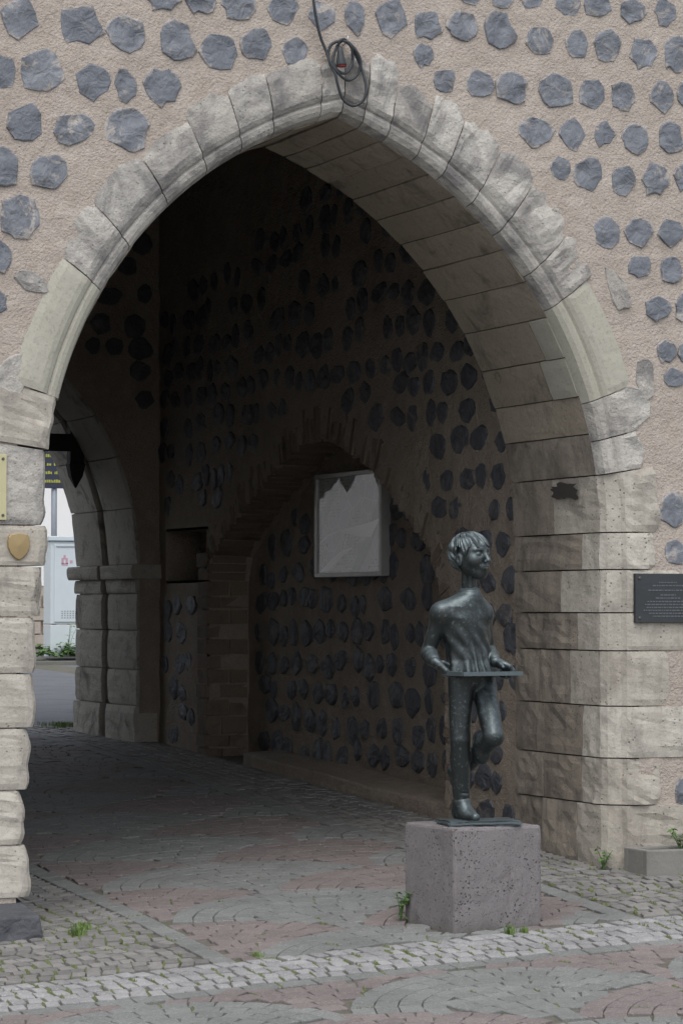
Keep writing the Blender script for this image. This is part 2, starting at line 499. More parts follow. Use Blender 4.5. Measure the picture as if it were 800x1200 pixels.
# left jamb: worn square corner stones
jl = [(-0.04, 0.24, 0.02, 0.02), (0.24, 0.53, 0.05, 0.022), (0.53, 0.86, 0.025, 0.014), (0.86, 1.15, -0.01, 0.01), (1.15, 1.45, -0.015, 0.01), (1.45, 1.72, -0.045, 0.024), (1.72, 1.94, -0.075, 0.012), (1.94, ZL+0.084, -0.06, 0.016), (ZL+0.084, ZL+0.179, -0.07, 0.026)]
for idx, (a, b, rin, rg) in enumerate(jl):
    sd_ = rnd.uniform(0, 50)
    T = 0.75 if idx < 8 else 0.3
    sec = ([(T, 0.06, 0.0), (T, -0.014, rg*0.5), (lerp(rin, T, 0.6), -0.018, rg), (lerp(rin, T, 0.3), -0.02, rg), (rin+0.06, -0.018, rg), (rin+0.025, -0.006, rg*0.6), (rin+0.004, 0.02, rg*0.7)]
           + [(rin, y, rg*0.6) for y in (0.08, 0.3, 0.7, RD)] + [(0.3, RD, 0), (0.3, 0.2, 0)])
    def jit(u, k, s=sd_, g=0.03 if idx in (0, 1, 2, 5) else 0.014):
        return g*nz(u*2.6+s, s, 0) + 0.016*abs(2*u-1)**5 if 2 < k < 11 else 0.0
    sweep('jamb_stone', -1, a, b, sec, M['jamb'] if idx != 7 else M['voussoir'], n=10, gap=0.0042, jit=jit, seed=sd_)

# basalt guard stone under the left jamb
def block_mesh(name, P, mat, sub=0, rough=0.0, seed=0.0):
    import bmesh
    bm = bmesh.new()
    vs_ = [bm.verts.new(p) for p in P]
    for f in ((0, 3, 2, 1), (4, 5, 6, 7), (0, 1, 5, 4), (1, 2, 6, 5), (2, 3, 7, 6), (3, 0, 4, 7)):
        bm.faces.new([vs_[i] for i in f])
    ln = min((vs_[i].co - vs_[j].co).length for i, j in ((0, 1), (1, 2), (0, 4)))
    bmesh.ops.bevel(bm, geom=bm.edges[:], offset=min(ln*0.06, 0.016), segments=2, affect='EDGES', profile=0.5)
    if sub:
        bmesh.ops.subdivide_edges(bm, edges=[e for e in bm.edges if e.calc_length() > 0.03], cuts=sub, use_grid_fill=True)
    if rough:
        for v in bm.verts:
            c = v.co
            v.co = c + Vector((nz(c.x+seed, c.y, c.z, 9), nz(c.x, c.y+seed+7, c.z, 9), nz(c.x, c.y, c.z+seed+3, 9)))*rough
    me = bpy.data.meshes.new(name); bm.to_mesh(me); bm.free()
    me.materials.append(mat)
    return me
obj('guard_stone', block_mesh('guard_stone', [(-2.6, -0.40, -0.32), (-1.79, -0.36, -0.32), (-1.76, 0.5, -0.32), (-2.6, 0.5, -0.32), (-2.6, -0.37, -0.115), (-1.83, -0.34, -0.10), (-1.80, 0.42, -0.02), (-2.6, 0.42, -0.03)], M['guard'], 3, 0.006), tower)

# front plaster wall
def sheet(u0, u1, v0, v1, step, keep, pos_):
    nu, nv = int(round((u1-u0)/step)), int(round((v1-v0)/step))
    idx = {}; V = []; F = []
    def vid(i, j):
        if (i, j) not in idx:
            idx[(i, j)] = len(V); V.append(pos_(u0+(u1-u0)*i/nu, v0+(v1-v0)*j/nv))
        return idx[(i, j)]
    for i in range(nu):
        for j in range(nv):
            if keep(u0+(u1-u0)*(i+0.5)/nu, v0+(v1-v0)*(j+0.5)/nv):
                F.append((vid(i, j), vid(i+1, j), vid(i+1, j+1), vid(i, j+1)))
    return V, F
def wall_pos(x, z):
    d = 0.010*nz(x, 0, z, 1.7) + 0.007*nz(x, 3, z, 6.0) + 0.004*nz(x, 9, z, 17.0)
    return (x, -d, z)
V, F = sheet(-2.7, 2.9, -0.6, 5.6, 0.035, lambda x, z: arch_r(x, z) > 0.10, wall_pos)
front_wall = obj('front_wall', mesh('front_wall', V, F, M['plaster'], True), tower)
mb = MB()     # the rest of the front, plain and outside the picture
mb.quad_box(-6, -2.7, 0.0, 0.5, -1.5, 9.0); mb.quad_box(2.9, 6, 0.0, 0.5, -1.5, 9.0); mb.quad_box(-2.7, 2.9, 0.0, 0.5, 5.6, 9.0)
mb.build('upper_wall', M['plaster'], tower)

# body of the tower round the passage
core = MB()
core.quad_box(-6, -1.78, 0.5, 10.2, -0.6, 9.0)
core.quad_box(-2.7, -2.0, 0.06, 0.5, -0.6, 5.6)
core.quad_box(2.5, 6, 0.5, 10.2, -0.6, 9.0)
core.quad_box(2.0, 2.9, 0.06, 0.5, -0.6, 5.6)
core.quad_box(2.0, 2.5, 0.5, 1.275, -0.6, 5.6)
core.quad_box(-1.78, 2.5, 0.5, 10.2, 5.7, 9.0)
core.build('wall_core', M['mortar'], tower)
# masonry over the front arch, between ring and ceiling
sp = MB()
N = 44
def arch_top(x):
    lo, hi = 1.0, 5.6
    for _ in range(30):
        m_ = (lo+hi)/2
        if arch_r(x, m_) > 0.06: hi = m_
        else: lo = m_
    return hi
xs = [lerp(-1.8, 2.0, i/N) for i in range(N+1)]
for i, x in enumerate(xs):
    zt = arch_top(x) if abs(x) < 1.82 else -0.4
    sp.V += [(x, 0.05, zt), (x, 0.05, 5.7), (x, RD+0.005, 5.7), (x, RD+0.005, zt)]
for i in range(N):
    b = 4*i
    for k in range(4):
        l = (k+1) % 4
        sp.F.append((b+k, b+l, b+4+l, b+4+k)); sp.M.append(0)
sp.build('spandrel_masonry', M['mortar'], tower)

# knapped basalt in the front wall
def stone_mesh(name, seed, mat, n=11, round_=0.25, facet=0.05, proud=0.5):
    """unit stone in the x-z plane, front towards -y, irregular outline"""
    r = random.Random(seed)
    V, F = [], []
    ang = [2*math.pi*(k+r.uniform(-0.32, 0.32))/n for k in range(n)]
    ph = r.uniform(0, 6.28); sq = r.choice((3, 4, 5, 6))
    rad = []
    for a in ang:
        q = 0.5*(1 + 0.07*math.cos(sq*a+ph) + r.uniform(-0.17, 0.12)*(1-round_))
        rad.append(q)
    prof = [(1.05, 0.5), (1.02, 0.02), (0.985, -0.22*proud), (0.93, -0.27*proud), (0.5, -0.29*proud)] if proud < 0.6 else [(1.05, 0.5), (1.02, -0.02), (0.97, -0.22*proud), (0.84, -0.32*proud), (0.45, -0.38*proud)]
    tx, tz = r.uniform(-0.16, 0.16)*proud, r.uniform(-0.16, 0.16)*proud
    for s, y in prof:
        for a, q in zip(ang, rad):
            x, z = q*s*math.cos(a), q*s*math.sin(a)
            j = r.uniform(-facet, facet) if y < -0.1 else 0
            V.append((x, y+j+(tx*x+tz*z if y < -0.1 else 0), z))
    V.append((r.uniform(-0.1, 0.1), -0.33*proud + r.uniform(-facet, facet), r.uniform(-0.1, 0.1)))
    for p in range(len(prof)-1):
        for k in range(n):
            l = (k+1) % n
            F.append((p*n+k, p*n+l, (p+1)*n+l, (p+1)*n+k))
    b = (len(prof)-1)*n
    for k in range(n): F.append((b+k, b+(k+1) % n, len(V)-1))
    return mesh(name, V, F, mat)
fv = [stone_mesh('facade_stone', 100+i, M['basalt'], n=10+i % 5, round_=-0.15, facet=0.035) for i in range(26)]
FS = [(-1.86, 4.66, 0.23, 0.21), (-1.52, 4.64, 0.26, 0.23), (-1.26, 4.61, 0.22, 0.2), (-0.97, 4.59, 0.22, 0.23), (-0.72, 4.56, 0.21, 0.23), (-0.5, 4.61, 0.19, 0.18), (-0.28, 4.59, 0.16, 0.16), (-1.05, 4.84, 0.2, 0.17), (-0.84, 4.84, 0.19, 0.18), (-0.61, 4.82, 0.21, 0.16), (-0.35, 4.82, 0.18, 0.17), (-0.12, 4.8, 0.17, 0.17), (-1.95, 4.36, 0.15, 0.19), (-1.74, 4.38, 0.26, 0.24), (-1.45, 4.34, 0.21, 0.22), (-1.26, 4.33, 0.13, 0.2), (-1.05, 4.34, 0.21, 0.2), (-1.82, 4.09, 0.21, 0.23), (-1.55, 4.08, 0.24, 0.18), (-1.25, 4.09, 0.25, 0.24), (-1.95, 3.85, 0.19, 0.23), (-1.69, 3.84, 0.22, 0.2), (-1.85, 3.59, 0.24, 0.23), (-1.97, 3.38, 0.16, 0.18), (-1.99, 3.12, 0.15, 0.14), (0.08, 4.81, 0.12, 0.19), (0.3, 4.82, 0.21, 0.21), (0.52, 4.79, 0.18, 0.18), (0.74, 4.8, 0.19, 0.17), (0.97, 4.79, 0.21, 0.23), (1.23, 4.76, 0.17, 0.19), (1.47, 4.75, 0.15, 0.17), (1.66, 4.76, 0.18, 0.2), (1.89, 4.73, 0.18, 0.19), (2.1, 4.74, 0.16, 0.22), (0.98, 5.0, 0.16, 0.15), (0.79, 5.0, 0.15, 0.14), (1.17, 5.0, 0.15, 0.14), (1.4, 4.98, 0.18, 0.15), (1.59, 4.99, 0.19, 0.15), (1.82, 4.97, 0.18, 0.16), (2.04, 4.98, 0.15, 0.18), (0.5, 4.62, 0.12, 0.13), (0.63, 4.48, 0.14, 0.16), (0.85, 4.48, 0.18, 0.17), (1.05, 4.47, 0.2, 0.19), (1.33, 4.47, 0.23, 0.21), (1.56, 4.47, 0.17, 0.19), (1.76, 4.47, 0.17, 0.17), (2.02, 4.49, 0.16, 0.19), (2.18, 4.5, 0.14, 0.18), (1.2, 4.23, 0.22, 0.17), (1.43, 4.23, 0.18, 0.18), (1.63, 4.24, 0.15, 0.15), (1.84, 4.22, 0.17, 0.18), (2.07, 4.24, 0.18, 0.2), (1.36, 4.03, 0.13, 0.15), (1.54, 4.0, 0.19, 0.2), (1.76, 3.98, 0.16, 0.19), (1.97, 4.0, 0.17, 0.2), (2.16, 4.01, 0.14, 0.17), (1.65, 3.67, 0.18, 0.18), (1.86, 3.68, 0.18, 0.16), (2.07, 3.69, 0.17, 0.17), (1.86, 3.48, 0.17, 0.13), (2.07, 3.47, 0.15, 0.17), (1.98, 3.24, 0.18, 0.16), (2.16, 3.25, 0.13, 0.17), (2.04, 2.99, 0.13, 0.13), (2.18, 2.99, 0.13, 0.15), (2.09, 2.84, 0.14, 0.12), (2.08, 2.07, 0.17, 0.21), (2.09, 1.82, 0.15, 0.15), (2.15, 0.43, 0.13, 0.18), (2.4, 2.0, 0.18, 0.2), (2.4, 2.3, 0.2, 0.2), (2.4, 2.7, 0.19, 0.2), (2.4, 3.4, 0.2, 0.19), (2.38, 4.1, 0.2, 0.2), (2.4, 4.6, 0.19, 0.2), (-2.2, 4.62, 0.22, 0.2), (-2.25, 4.1, 0.2, 0.22), (-2.2, 3.6, 0.2, 0.2), (-2.25, 3.2, 0.2, 0.2)]
for i, (x, z, w, h) in enumerate(FS):
    o = obj('facade_stone', fv[(i*7) % len(fv)], front_wall, (x, -0.004, z), (0, rnd.uniform(-0.25, 0.25), 0), (w, 0.036, h))
# pale broken stones by the ring
for i, (x, z, w, h, ry) in enumerate([(1.72, 3.33, 0.12, 0.27, -0.5), (1.9, 2.83, 0.13, 0.24, -0.1), (1.83, 2.66, 0.2, 0.25, 0.0), (-1.78, 3.24, 0.2, 0.11, 0.4), (-1.9, 2.72, 0.18, 0.26, 0.3), (1.32, 3.78, 0.05, 0.035, 0.3)]):
    obj('pale_stone', stone_mesh('pale_stone', 300+i, M['voussoir'], 11, 0.0, 0.06), front_wall, (x, -0.003, z), (0, ry, 0), (w, 0.06, h))
# ------------------------------------------------------------------ passage: right wall with its niche
XW = 1.74
YB = 8.39
NICHE = [(2.50, -0.3), (2.5, 1.2), (2.52, 1.46), (2.58, 1.62), (2.79, 1.91), (3.23, 2.17), (3.72, 2.45), (4.31, 2.65), (4.67, 2.73), (5.1, 2.69), (5.5, 2.58), (6.2, 2.32), (6.8, 2.05), (7.05, 1.9), (7.15, 1.7), (7.18, -0.3)]
ND = 0.35
def in_poly(p, poly):
    c = False; x, y = p; n = len(poly)
    for i in range(n):
        x0, y0 = poly[i]; x1, y1 = poly[(i+1) % n]
        if (y0 > y) != (y1 > y) and x < (x1-x0)*(y-y0)/(y1-y0)+x0: c = not c
    return c
def poly_dist(p, poly, closed=False):
    best = 9.0
    P = Vector(p)
    for i in range(len(poly)-(0 if closed else 1)):
        a, b = Vector(poly[i]), Vector(poly[(i+1) % len(poly)])
        t = max(0, min(1, (P-a).dot(b-a)/max(1e-9, (b-a).length_squared)))
        best = min(best, (a+(b-a)*t-P).length)
    return best
HOLE = (7.17, 8.19, 1.72, 2.13)      # y0, y1, z0, z1 of the square putlog hole
def pw_pos(y, z):
    d = 0.016*nz(y, 20, z, 1.5) + 0.012*nz(y, 22, z, 5.0) + 0.007*nz(y, 27, z, 14.0)
    return (XW + d, y, z)
def pw_keep(y, z):
    if in_poly((y, z), NICHE): return False
    if HOLE[0] < y < HOLE[1] and HOLE[2] < z < HOLE[3]: return False
    return True
V, F = sheet(RD-0.02, 8.6, -0.2, 5.75, 0.05, pw_keep, pw_pos)
F = [f[::-1] for f in F]
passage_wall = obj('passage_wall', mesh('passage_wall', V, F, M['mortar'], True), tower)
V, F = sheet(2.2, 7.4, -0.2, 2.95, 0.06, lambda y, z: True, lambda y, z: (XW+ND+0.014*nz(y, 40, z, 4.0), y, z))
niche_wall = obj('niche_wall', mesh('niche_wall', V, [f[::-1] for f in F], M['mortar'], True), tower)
# soffit and sides of the niche as one rough strip behind the bricks
V, F = [], []
for (y, z) in NICHE: V += [(XW+0.012, y, z), (XW+ND+0.03, y, z)]
for i in range(len(NICHE)-1): F.append((2*i, 2*i+1, 2*i+3, 2*i+2))
obj('niche_lining', mesh('niche_lining', V, F, M['mortar']), tower)
# putlog hole
mb = MB()
y0, y1, z0, z1 = HOLE
V = [(XW-0.004, y0, z0), (XW-0.004, y1, z0), (XW-0.004, y1, z1), (XW-0.004, y0, z1), (XW+0.3, y0, z0), (XW+0.3, y1, z0), (XW+0.3, y1, z1), (XW+0.3, y0, z1)]
F = [(0, 1, 5, 4), (1, 2, 6, 5), (2, 3, 7, 6), (3, 0, 4, 7), (4, 5, 6, 7)]
obj('putlog_hole', mesh('putlog_hole', V, F, M['mortar']), tower)
# bricks of the niche arch, set on edge round the curve
brick_me = [block_mesh('niche_brick', [(-0.5, -0.5, -0.5), (0.5, -0.5, -0.5), (0.5, 0.5, -0.5), (-0.5, 0.5, -0.5), (-0.5, -0.5, 0.5), (0.5, -0.5, 0.5), (0.5, 0.5, 0.5), (-0.5, 0.5, 0.5)], M['brick'], 0, 0.08, s) for s in (1, 5, 9)]
path = [Vector((2.5, 0.12))] + [Vector(p) for p in NICHE[1:-1]]
acc = [0.0]
for i in range(len(path)-1): acc.append(acc[-1] + (path[i+1]-path[i]).length)
def along(s):
    for i in range(len(path)-1):
        if s <= acc[i+1]:
            t = (s-acc[i])/(acc[i+1]-acc[i]); p = path[i].lerp(path[i+1], t); d = (path[i+1]-path[i]).normalized(); return p, d
    return path[-1], (path[-1]-path[-2]).normalized()
s = 0.02
k = 0
while s < acc[-1]:
    p, d = along(s)
    n2 = Vector((-d.y, d.x))
    if n2.dot(p-Vector((4.7, 1.2))) < 0: n2 = -n2
    bl = rnd.uniform(0.15, 0.27); c = p + n2*(bl/2-0.006)
    ang = math.atan2(n2.y, n2.x)
    # object axes: x -> depth of the wall, y -> thickness along the arch, z -> radial
    Mx = Matrix(((1, 0, 0), (0, d.x, n2.x), (0, d.y, n2.y))).to_4x4()
    sc = Matrix.Diagonal((0.30, 0.062, bl, 1))
    o = obj('niche_brick', brick_me[k % 3], passage_wall)
    o.matrix_local = Matrix.Translation((XW+0.148+rnd.uniform(-0.006, 0.008), c.x, c.y)) @ Mx @ sc
    s += 0.078; k += 1
# coursed bricks of the far pier of the niche (the side that looks at the street)
z = 0.26
row = 0
while z < 1.92:
    h = rnd.uniform(0.1, 0.15)
    pal = row in (3, 7)
    x = XW - 0.02
    for wdt in ((0.2, 0.16) if row % 2 else (0.13, 0.23)):
        o = obj('pier_brick', brick_me[row % 3], niche_wall, (x+wdt/2, 7.26+rnd.uniform(-0.02, 0.025)+(0.0), z+h/2), (0, rnd.uniform(-0.02, 0.02), 0), (wdt-0.012, 0.22, h-0.014))
        x += wdt
    z += h; row += 1
# kerb ledge along the foot of the niche
obj('foot_ledge', block_mesh('foot_ledge', [(XW-0.02, 2.3, -0.1), (XW+0.34, 2.3, -0.1), (XW+0.34, 6.4, 0.1), (XW-0.02, 6.4, 0.1), (XW+0.02, 2.3, 0.2), (XW+0.34, 2.3, 0.23), (XW+0.34, 6.4, 0.40), (XW+0.02, 6.4, 0.37)], M['mortar'], 4, 0.02), tower)

# rubble stones of the passage
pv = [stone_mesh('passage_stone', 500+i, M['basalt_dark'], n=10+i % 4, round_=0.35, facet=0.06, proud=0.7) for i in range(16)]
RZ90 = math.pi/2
def rubble(parent, name, y0, y1, z0, z1, x, ok, dz=0.215, dy=0.33, w=(0.13, 0.29), h=(0.12, 0.2), faceneg=True, limit=300):
    n = 0; z = z0; row = 0; extra = []
    while z < z1:
        y = y0 + rnd.uniform(0, dy)
        while y < y1:
            ww, hh = rnd.uniform(*w), rnd.uniform(*h)
            zz = z + rnd.uniform(-0.03, 0.03) + 0.06*nz(y, row*0.6, 0, 0.8)
            if rnd.random() > 0.06 and ok(y, zz):
                extra.append((y, zz, ww, hh, rnd.uniform(-0.3, 0.3), rnd.randrange(len(pv))))
            y += ww + rnd.choice((0.02, 0.03, 0.05, 0.07, 0.1, 0.16))
        z += dz*rnd.uniform(0.92, 1.1); row += 1
    extra.sort(key=lambda e: e[0])
    VV, FF = [], []
    for q, (y, zz, ww, hh, ry, v) in enumerate(extra):
        if q < limit:
            obj(name, pv[v], parent, (x, y, zz), (0, ry, -RZ90 if faceneg else RZ90), (ww, 0.055, hh))
        else:      # the farthest ones, too small to pick apart
            mw = Matrix.Translation((x, y, zz)) @ Matrix.Rotation(-RZ90 if faceneg else RZ90, 4, 'Z') @ Matrix.Rotation(ry, 4, 'Y') @ Matrix.Diagonal((ww, 0.055, hh, 1))
            b = len(VV); VV += [tuple(mw @ w.co) for w in pv[v].vertices]; FF += [tuple(b+i for i in p.vertices) for p in pv[v].polygons]
    if VV: tag(obj(name+'s', mesh(name+'s', VV, FF, M['basalt_dark']), parent), kind='stuff')
    return len(extra)
def ok_wall(y, z):
    if in_poly((y, z), NICHE) or poly_dist((y, z), NICHE) < 0.32: return False
    if HOLE[0]-0.1 < y < HOLE[1]+0.1 and HOLE[2]-0.1 < z < HOLE[3]+0.12: return False
    if z > 2.3 and z > 5.15 - 0.17*(y-1.3) : return False
    if y < 3.0 and z > 3.9: return False
    return True
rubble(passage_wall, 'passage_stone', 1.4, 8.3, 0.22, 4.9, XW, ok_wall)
def ok_niche(y, z):
    return in_poly((y, z), NICHE) and poly_dist((y, z), NICHE) > 0.12
rubble(niche_wall, 'niche_stone', 2.55, 7.1, 0.42, 2.7, XW+ND-0.005, ok_niche, dz=0.215, w=(0.13, 0.27), h=(0.13, 0.22))
V, F = sheet(RD-0.02, 8.6, -0.4, 5.75, 0.12, lambda y, z: True, lambda y, z: (-XW-0.016*nz(y, 60, z, 3.0), y, z))
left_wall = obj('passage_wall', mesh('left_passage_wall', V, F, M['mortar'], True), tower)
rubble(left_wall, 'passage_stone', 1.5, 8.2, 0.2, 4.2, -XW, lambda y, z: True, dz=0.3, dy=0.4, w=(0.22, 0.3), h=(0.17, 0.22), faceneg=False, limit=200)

# ------------------------------------------------------------------ back wall with its double arch and portcullis slot
BA = dict(cx=-0.62, cz=1.86, R=2.16, e=1.54)
def back_pos(side, t, r):
    if t < BA['cz']: return side*(BA['e']+r), t
    R = BA['R']+r
    ae = math.acos((-BA['cx'])/R)
    w = (t-BA['cz'])*ae
    return side*(BA['cx']+R*math.cos(w)), BA['cz']+R*math.sin(w)
def back_r(x, z):
    x = abs(x)
    if z < BA['cz']: return x-BA['e']
    return math.hypot(x-BA['cx'], z-BA['cz'])-BA['R']
def back_block(side, t0, t1, y0, y1, rin, rough=0.012, n=6, name='arch_stone', gap=0.005, rout=0.28):
    ys = [lerp(y0, y1, i/4) for i in range(5)]
    sec = [(rout, y0+0.001, 0), (rin+0.035, y0, rough*0.5), (rin+0.008, y0+0.012, rough*0.5)] + [(rin, y, rough) for y in ys[1:-1]] + [(rin+0.008, y1-0.012, rough*0.5), (rin+0.035, y1, rough*0.5), (rout, y1-0.001, 0)]
    V, F = [], []; K = len(sec); s = rnd.uniform(0, 99)
    a = back_pos(side, t0, 0); b = back_pos(side, t1, 0)
    g = gap/max(0.05, math.hypot(a[0]-b[0], a[1]-b[1]))
    for i in range(n+1):
        u = i/n
        t = lerp(t0, t1, g+(1-2*g)*u)
        for r, y, am in sec:
            d = am*(nz(t*6+s, y*8, s) + 0.6*nz(t*17+s, y*17, s)) + (0.01*abs(2*u-1)**5 if am else 0)
            x, z = back_pos(side, t, r+d)
            V.append((x, y, z))
    for i in range(n):
        for k in range(K):
            l = (k+1) % K
            f = (i*K+k, i*K+l, (i+1)*K+l, (i+1)*K+k); F.append(f if side > 0 else f[::-1])
    c0 = tuple(range(K)); c1 = tuple(n*K+k for k in range(K))
    F.append(c0[::-1] if side > 0 else c0); F.append(c1 if side > 0 else c1[::-1])
    return obj(name, mesh(name, V, F, M['back_stone']), tower)
bz = [0.3, 0.68, 0.98, 1.31, 1.62]
Y1, Y2, Y3, Y4 = YB, 9.20, 9.36, 10.15
for side in (1, -1):
    for (ya, yb_) in ((Y1, Y2), (Y3, Y4)):
        zs = [gz(side*1.54, ya)-0.05] + bz[1:]
        for i in range(len(zs)-1):
            mid = 1 if (i == 2) else 0
            back_block(side, zs[i], zs[i+1], ya, yb_, -0.02 if i == 0 else 0.0, 0.02 if i < 2 else 0.012)
        # moulded capital: two oversailing courses
        back_block(side, 1.62, 1.74, ya-0.01, yb_+0.01, -0.015, 0.03, name='capital', gap=0.002)
        o = back_block(side, 1.74, BA['cz'], ya-0.05, yb_+0.05, -0.06, 0.025, name='capital', gap=0.002)
        ts = [0, 0.17, 0.33, 0.47, 0.62, 0.77, 0.9, 1.0]
        for i in range(len(ts)-1):
            back_block(side, BA['cz']+ts[i], BA['cz']+ts[i+1], ya, yb_, 0.0, 0.008)
    for (ya, yb_) in ((Y1, Y2), (Y3, Y4)):     # mortar bed behind the joints
        back_block(side, 0.0, BA['cz']-0.001, ya+0.03, yb_-0.03, 0.03, 0.0, name='mortar_bed', gap=0.0, rout=0.27)
        back_block(side, BA['cz'], BA['cz']+1.0, ya+0.03, yb_-0.03, 0.03, 0.0, n=24, name='mortar_bed', gap=0.0, rout=0.27)
    back_block(side, -0.1, gz(side*1.54, 8.4)+0.0, Y1-0.05, Y4+0.05, -0.07, 0.02, name='plinth_stone')
for (ya, nm) in ((YB-0.012, 'back_wall'), (9.75, 'back_wall')):
    V, F = sheet(-2.5, 2.5, -0.4, 5.75, 0.07, lambda x, z: back_r(x, z) > (0.2 if ya < 9 else 0.12), lambda x, z: (x, ya-0.008*nz(x, 80, z, 3.0), z))
    if ya > 9: F = [f[::-1] for f in F]; V = [(x, y+0.37, z) for x, y, z in V]
    bw = obj('back_wall', mesh('back_wall', V, F, M['mortar'] if ya < 9 else M['plaster'], True), tower)
    if ya < 9:
        z = 2.1
        while z < 5.2:
            x = -1.6
            while x < 1.7:
                ww, hh = rnd.uniform(0.13, 0.26), rnd.uniform(0.13, 0.2)
                if back_r(x, z) > 0.36 and abs(x) < 1.66:
                    obj('passage_stone', pv[rnd.randrange(len(pv))], bw, (x, ya-0.004, z+rnd.uniform(-0.03, 0.03)), (0, rnd.uniform(-0.3, 0.3), 0), (ww, 0.055, hh))
                x += ww + rnd.choice((0.03, 0.06, 0.12))
            z += rnd.uniform(0.2, 0.24)
for side in (1, -1):      # plastered return round the far arch, up to its arris
    V, F = [], []
    for i in range(61):
        t = lerp(0.62, BA['cz']+1.0, i/60)
        for r_ in (0.028, 0.3):
            x, z = back_pos(side, t, r_+0.01*nz(t*3, side, 0)); V.append((x, YB-0.018, z))
    for i in range(60): F.append((2*i, 2*i+1, 2*i+3, 2*i+2) if side > 0 else (2*i, 2*i+2, 2*i+3, 2*i+1))
    obj('arch_return', mesh('arch_return', V, F, M['mortar']), tower)
# masonry above the far arch
for (ya, yb_) in ((YB+0.06, Y2), (Y3, 10.1)):
    sp = MB()
    for i in range(41):
        x = lerp(-1.8, 1.8, i/40)
        lo, hi = 0.2, 5.6
        for _ in range(30):
            m_ = (lo+hi)/2
            if back_r(x, m_) > 0.1: hi = m_
            else: lo = m_
        sp.V += [(x, ya, hi), (x, ya, 5.7), (x, yb_, 5.7), (x, yb_, hi)]
    for i in range(40):
        for k in range(4):
            l = (k+1) % 4
            sp.F.append((4*i+k, 4*i+l, 4*i+4+l, 4*i+4+k)); sp.M.append(0)
    sp.build('spandrel_masonry', M['mortar'], tower)

# portcullis hanging in the slot
M['old_oak'] = plain('blackened oak', (0.02, 0.017, 0.015), 0.8, bump=0.5, bscale=40)
M['oak_grey'] = plain('weathered grey oak', (0.22, 0.19, 0.16), 0.85, bump=0.5, bscale=30)
M['iron'] = plain('black iron', (0.012, 0.012, 0.013), 0.6, 0.5)
pc = tag(empty('portcullis', (0, 9.28, 2.8)), 'black timber portcullis with pointed stakes raised in the far arch', 'portcullis')
for i in range(9):
    x = -1.50 + i*0.348
    if abs(x) > 1.6: continue
    mb = MB()
    w, d = 0.062, 0.05
    b = len(mb.V)
    zt = 1.6
    for (ww, z) in ((w, zt), (w, -0.05), (w*1.15, -0.07), (w*0.85, -0.17), (0.006, -0.27)):
        mb.V += [(x-ww, -d*ww/w, z), (x+ww, -d*ww/w, z), (x+ww, d*ww/w, z), (x-ww, d*ww/w, z)]
    for k in range(4):
        for q in range(4):
            l = (q+1) % 4; mb.F.append((k*4+q, k*4+l, k*4+4+l, k*4+4+q)); mb.M.append(0)
    mb.F.append((0, 3, 2, 1)); mb.M.append(0); mb.F.append((16, 17, 18, 19)); mb.M.append(0)
    mb.build('stake', M['old_oak'], pc)
for z in (0.04, 0.62, 1.2):
    mb = MB(); mb.quad_box(-1.62, 1.62, -0.065, -0.052, z, z+0.15); mb.build('rail', M['old_oak'], pc)
# ------------------------------------------------------------------ street: ground sheet, setts, pavers, cobbled band, road
def mat_ground():
    m, nt, b = new_mat('dirt and moss between the stones'); T = NT(nt); p = T.pos()
    n = T.noise(p, 3.0, 6, 0.7); n2 = T.noise(p, 40.0, 4)
    c = T.mix(n2, (0.08, 0.073, 0.062), (0.15, 0.138, 0.115))
    c = T.mix(T.math('MULTIPLY', T.ramp(n, [(0.5, 0), (0.62, 1)]), 0.7), c, (0.06, 0.085, 0.025))
    nt.links.new(c, b.inputs['Base Color']); b.inputs['Roughness'].default_value = 0.95
    nt.links.new(T.bump(n2, 0.6, 0.02), b.inputs['Normal'])
    return m
def mat_paver(name, c0, c1, speck, speck_amt=0.5, rough=0.75, dirt=0.4):
    m, nt, b = new_mat(name); T = NT(nt); p = T.pos()
    at = nt.nodes.new('ShaderNodeAttribute'); at.attribute_name = 'tint'
    r = T.math('ADD', at.outputs['Fac'], T.rand())
    r = T.math('FRACT', r)
    c = T.mix(r, c0, c1)
    sp_ = T.voro(p, 160.0, 'F1', 'Color')
    spv = T.ramp(T.axis(sp_, 0), [(0.78, 0), (0.9, 1)])
    c = T.mix(T.math('MULTIPLY', spv, speck_amt), c, speck)
    d = T.noise(p, 2.2, 6, 0.7)
    c = T.mix(T.math('MULTIPLY', T.ramp(d, [(0.45, 0), (0.7, 1)]), dirt), c, tuple(v*0.6 for v in c0))
    f = T.noise(p, 90.0, 4, 0.7)
    c = T.mix(T.math('MULTIPLY', T.ramp(f, [(0.3, 1), (0.5, 0)]), 0.4), c, tuple(v*0.6 for v in c0))
    nt.links.new(c, b.inputs['Base Color'])
    b.inputs['Roughness'].default_value = rough
    b.inputs['Specular IOR Level'].default_value = 0.35
    nt.links.new(T.bump(f, 0.4, 0.006), b.inputs['Normal'])
    return m
M['dirt'] = mat_ground()
M['paver_red'] = mat_paver('red concrete paver', (0.16, 0.138, 0.134), (0.195, 0.168, 0.163), (0.33, 0.3, 0.29))
M['paver_grey'] = mat_paver('grey green concrete paver', (0.155, 0.162, 0.157), (0.192, 0.2, 0.193), (0.34, 0.35, 0.34))
M['cobble'] = mat_paver('pale granite cobble', (0.21, 0.21, 0.212), (0.31, 0.31, 0.312), (0.55, 0.55, 0.55), 0.35)
M['sett'] = mat_paver('brown grey basalt sett', (0.15, 0.147, 0.142), (0.24, 0.233, 0.222), (0.3, 0.29, 0.28), 0.3, 0.6)
M['asphalt'] = mat_paver('grey asphalt', (0.125, 0.13, 0.145), (0.125, 0.13, 0.145), (0.22, 0.22, 0.23), 0.5, 0.85, 0.6)

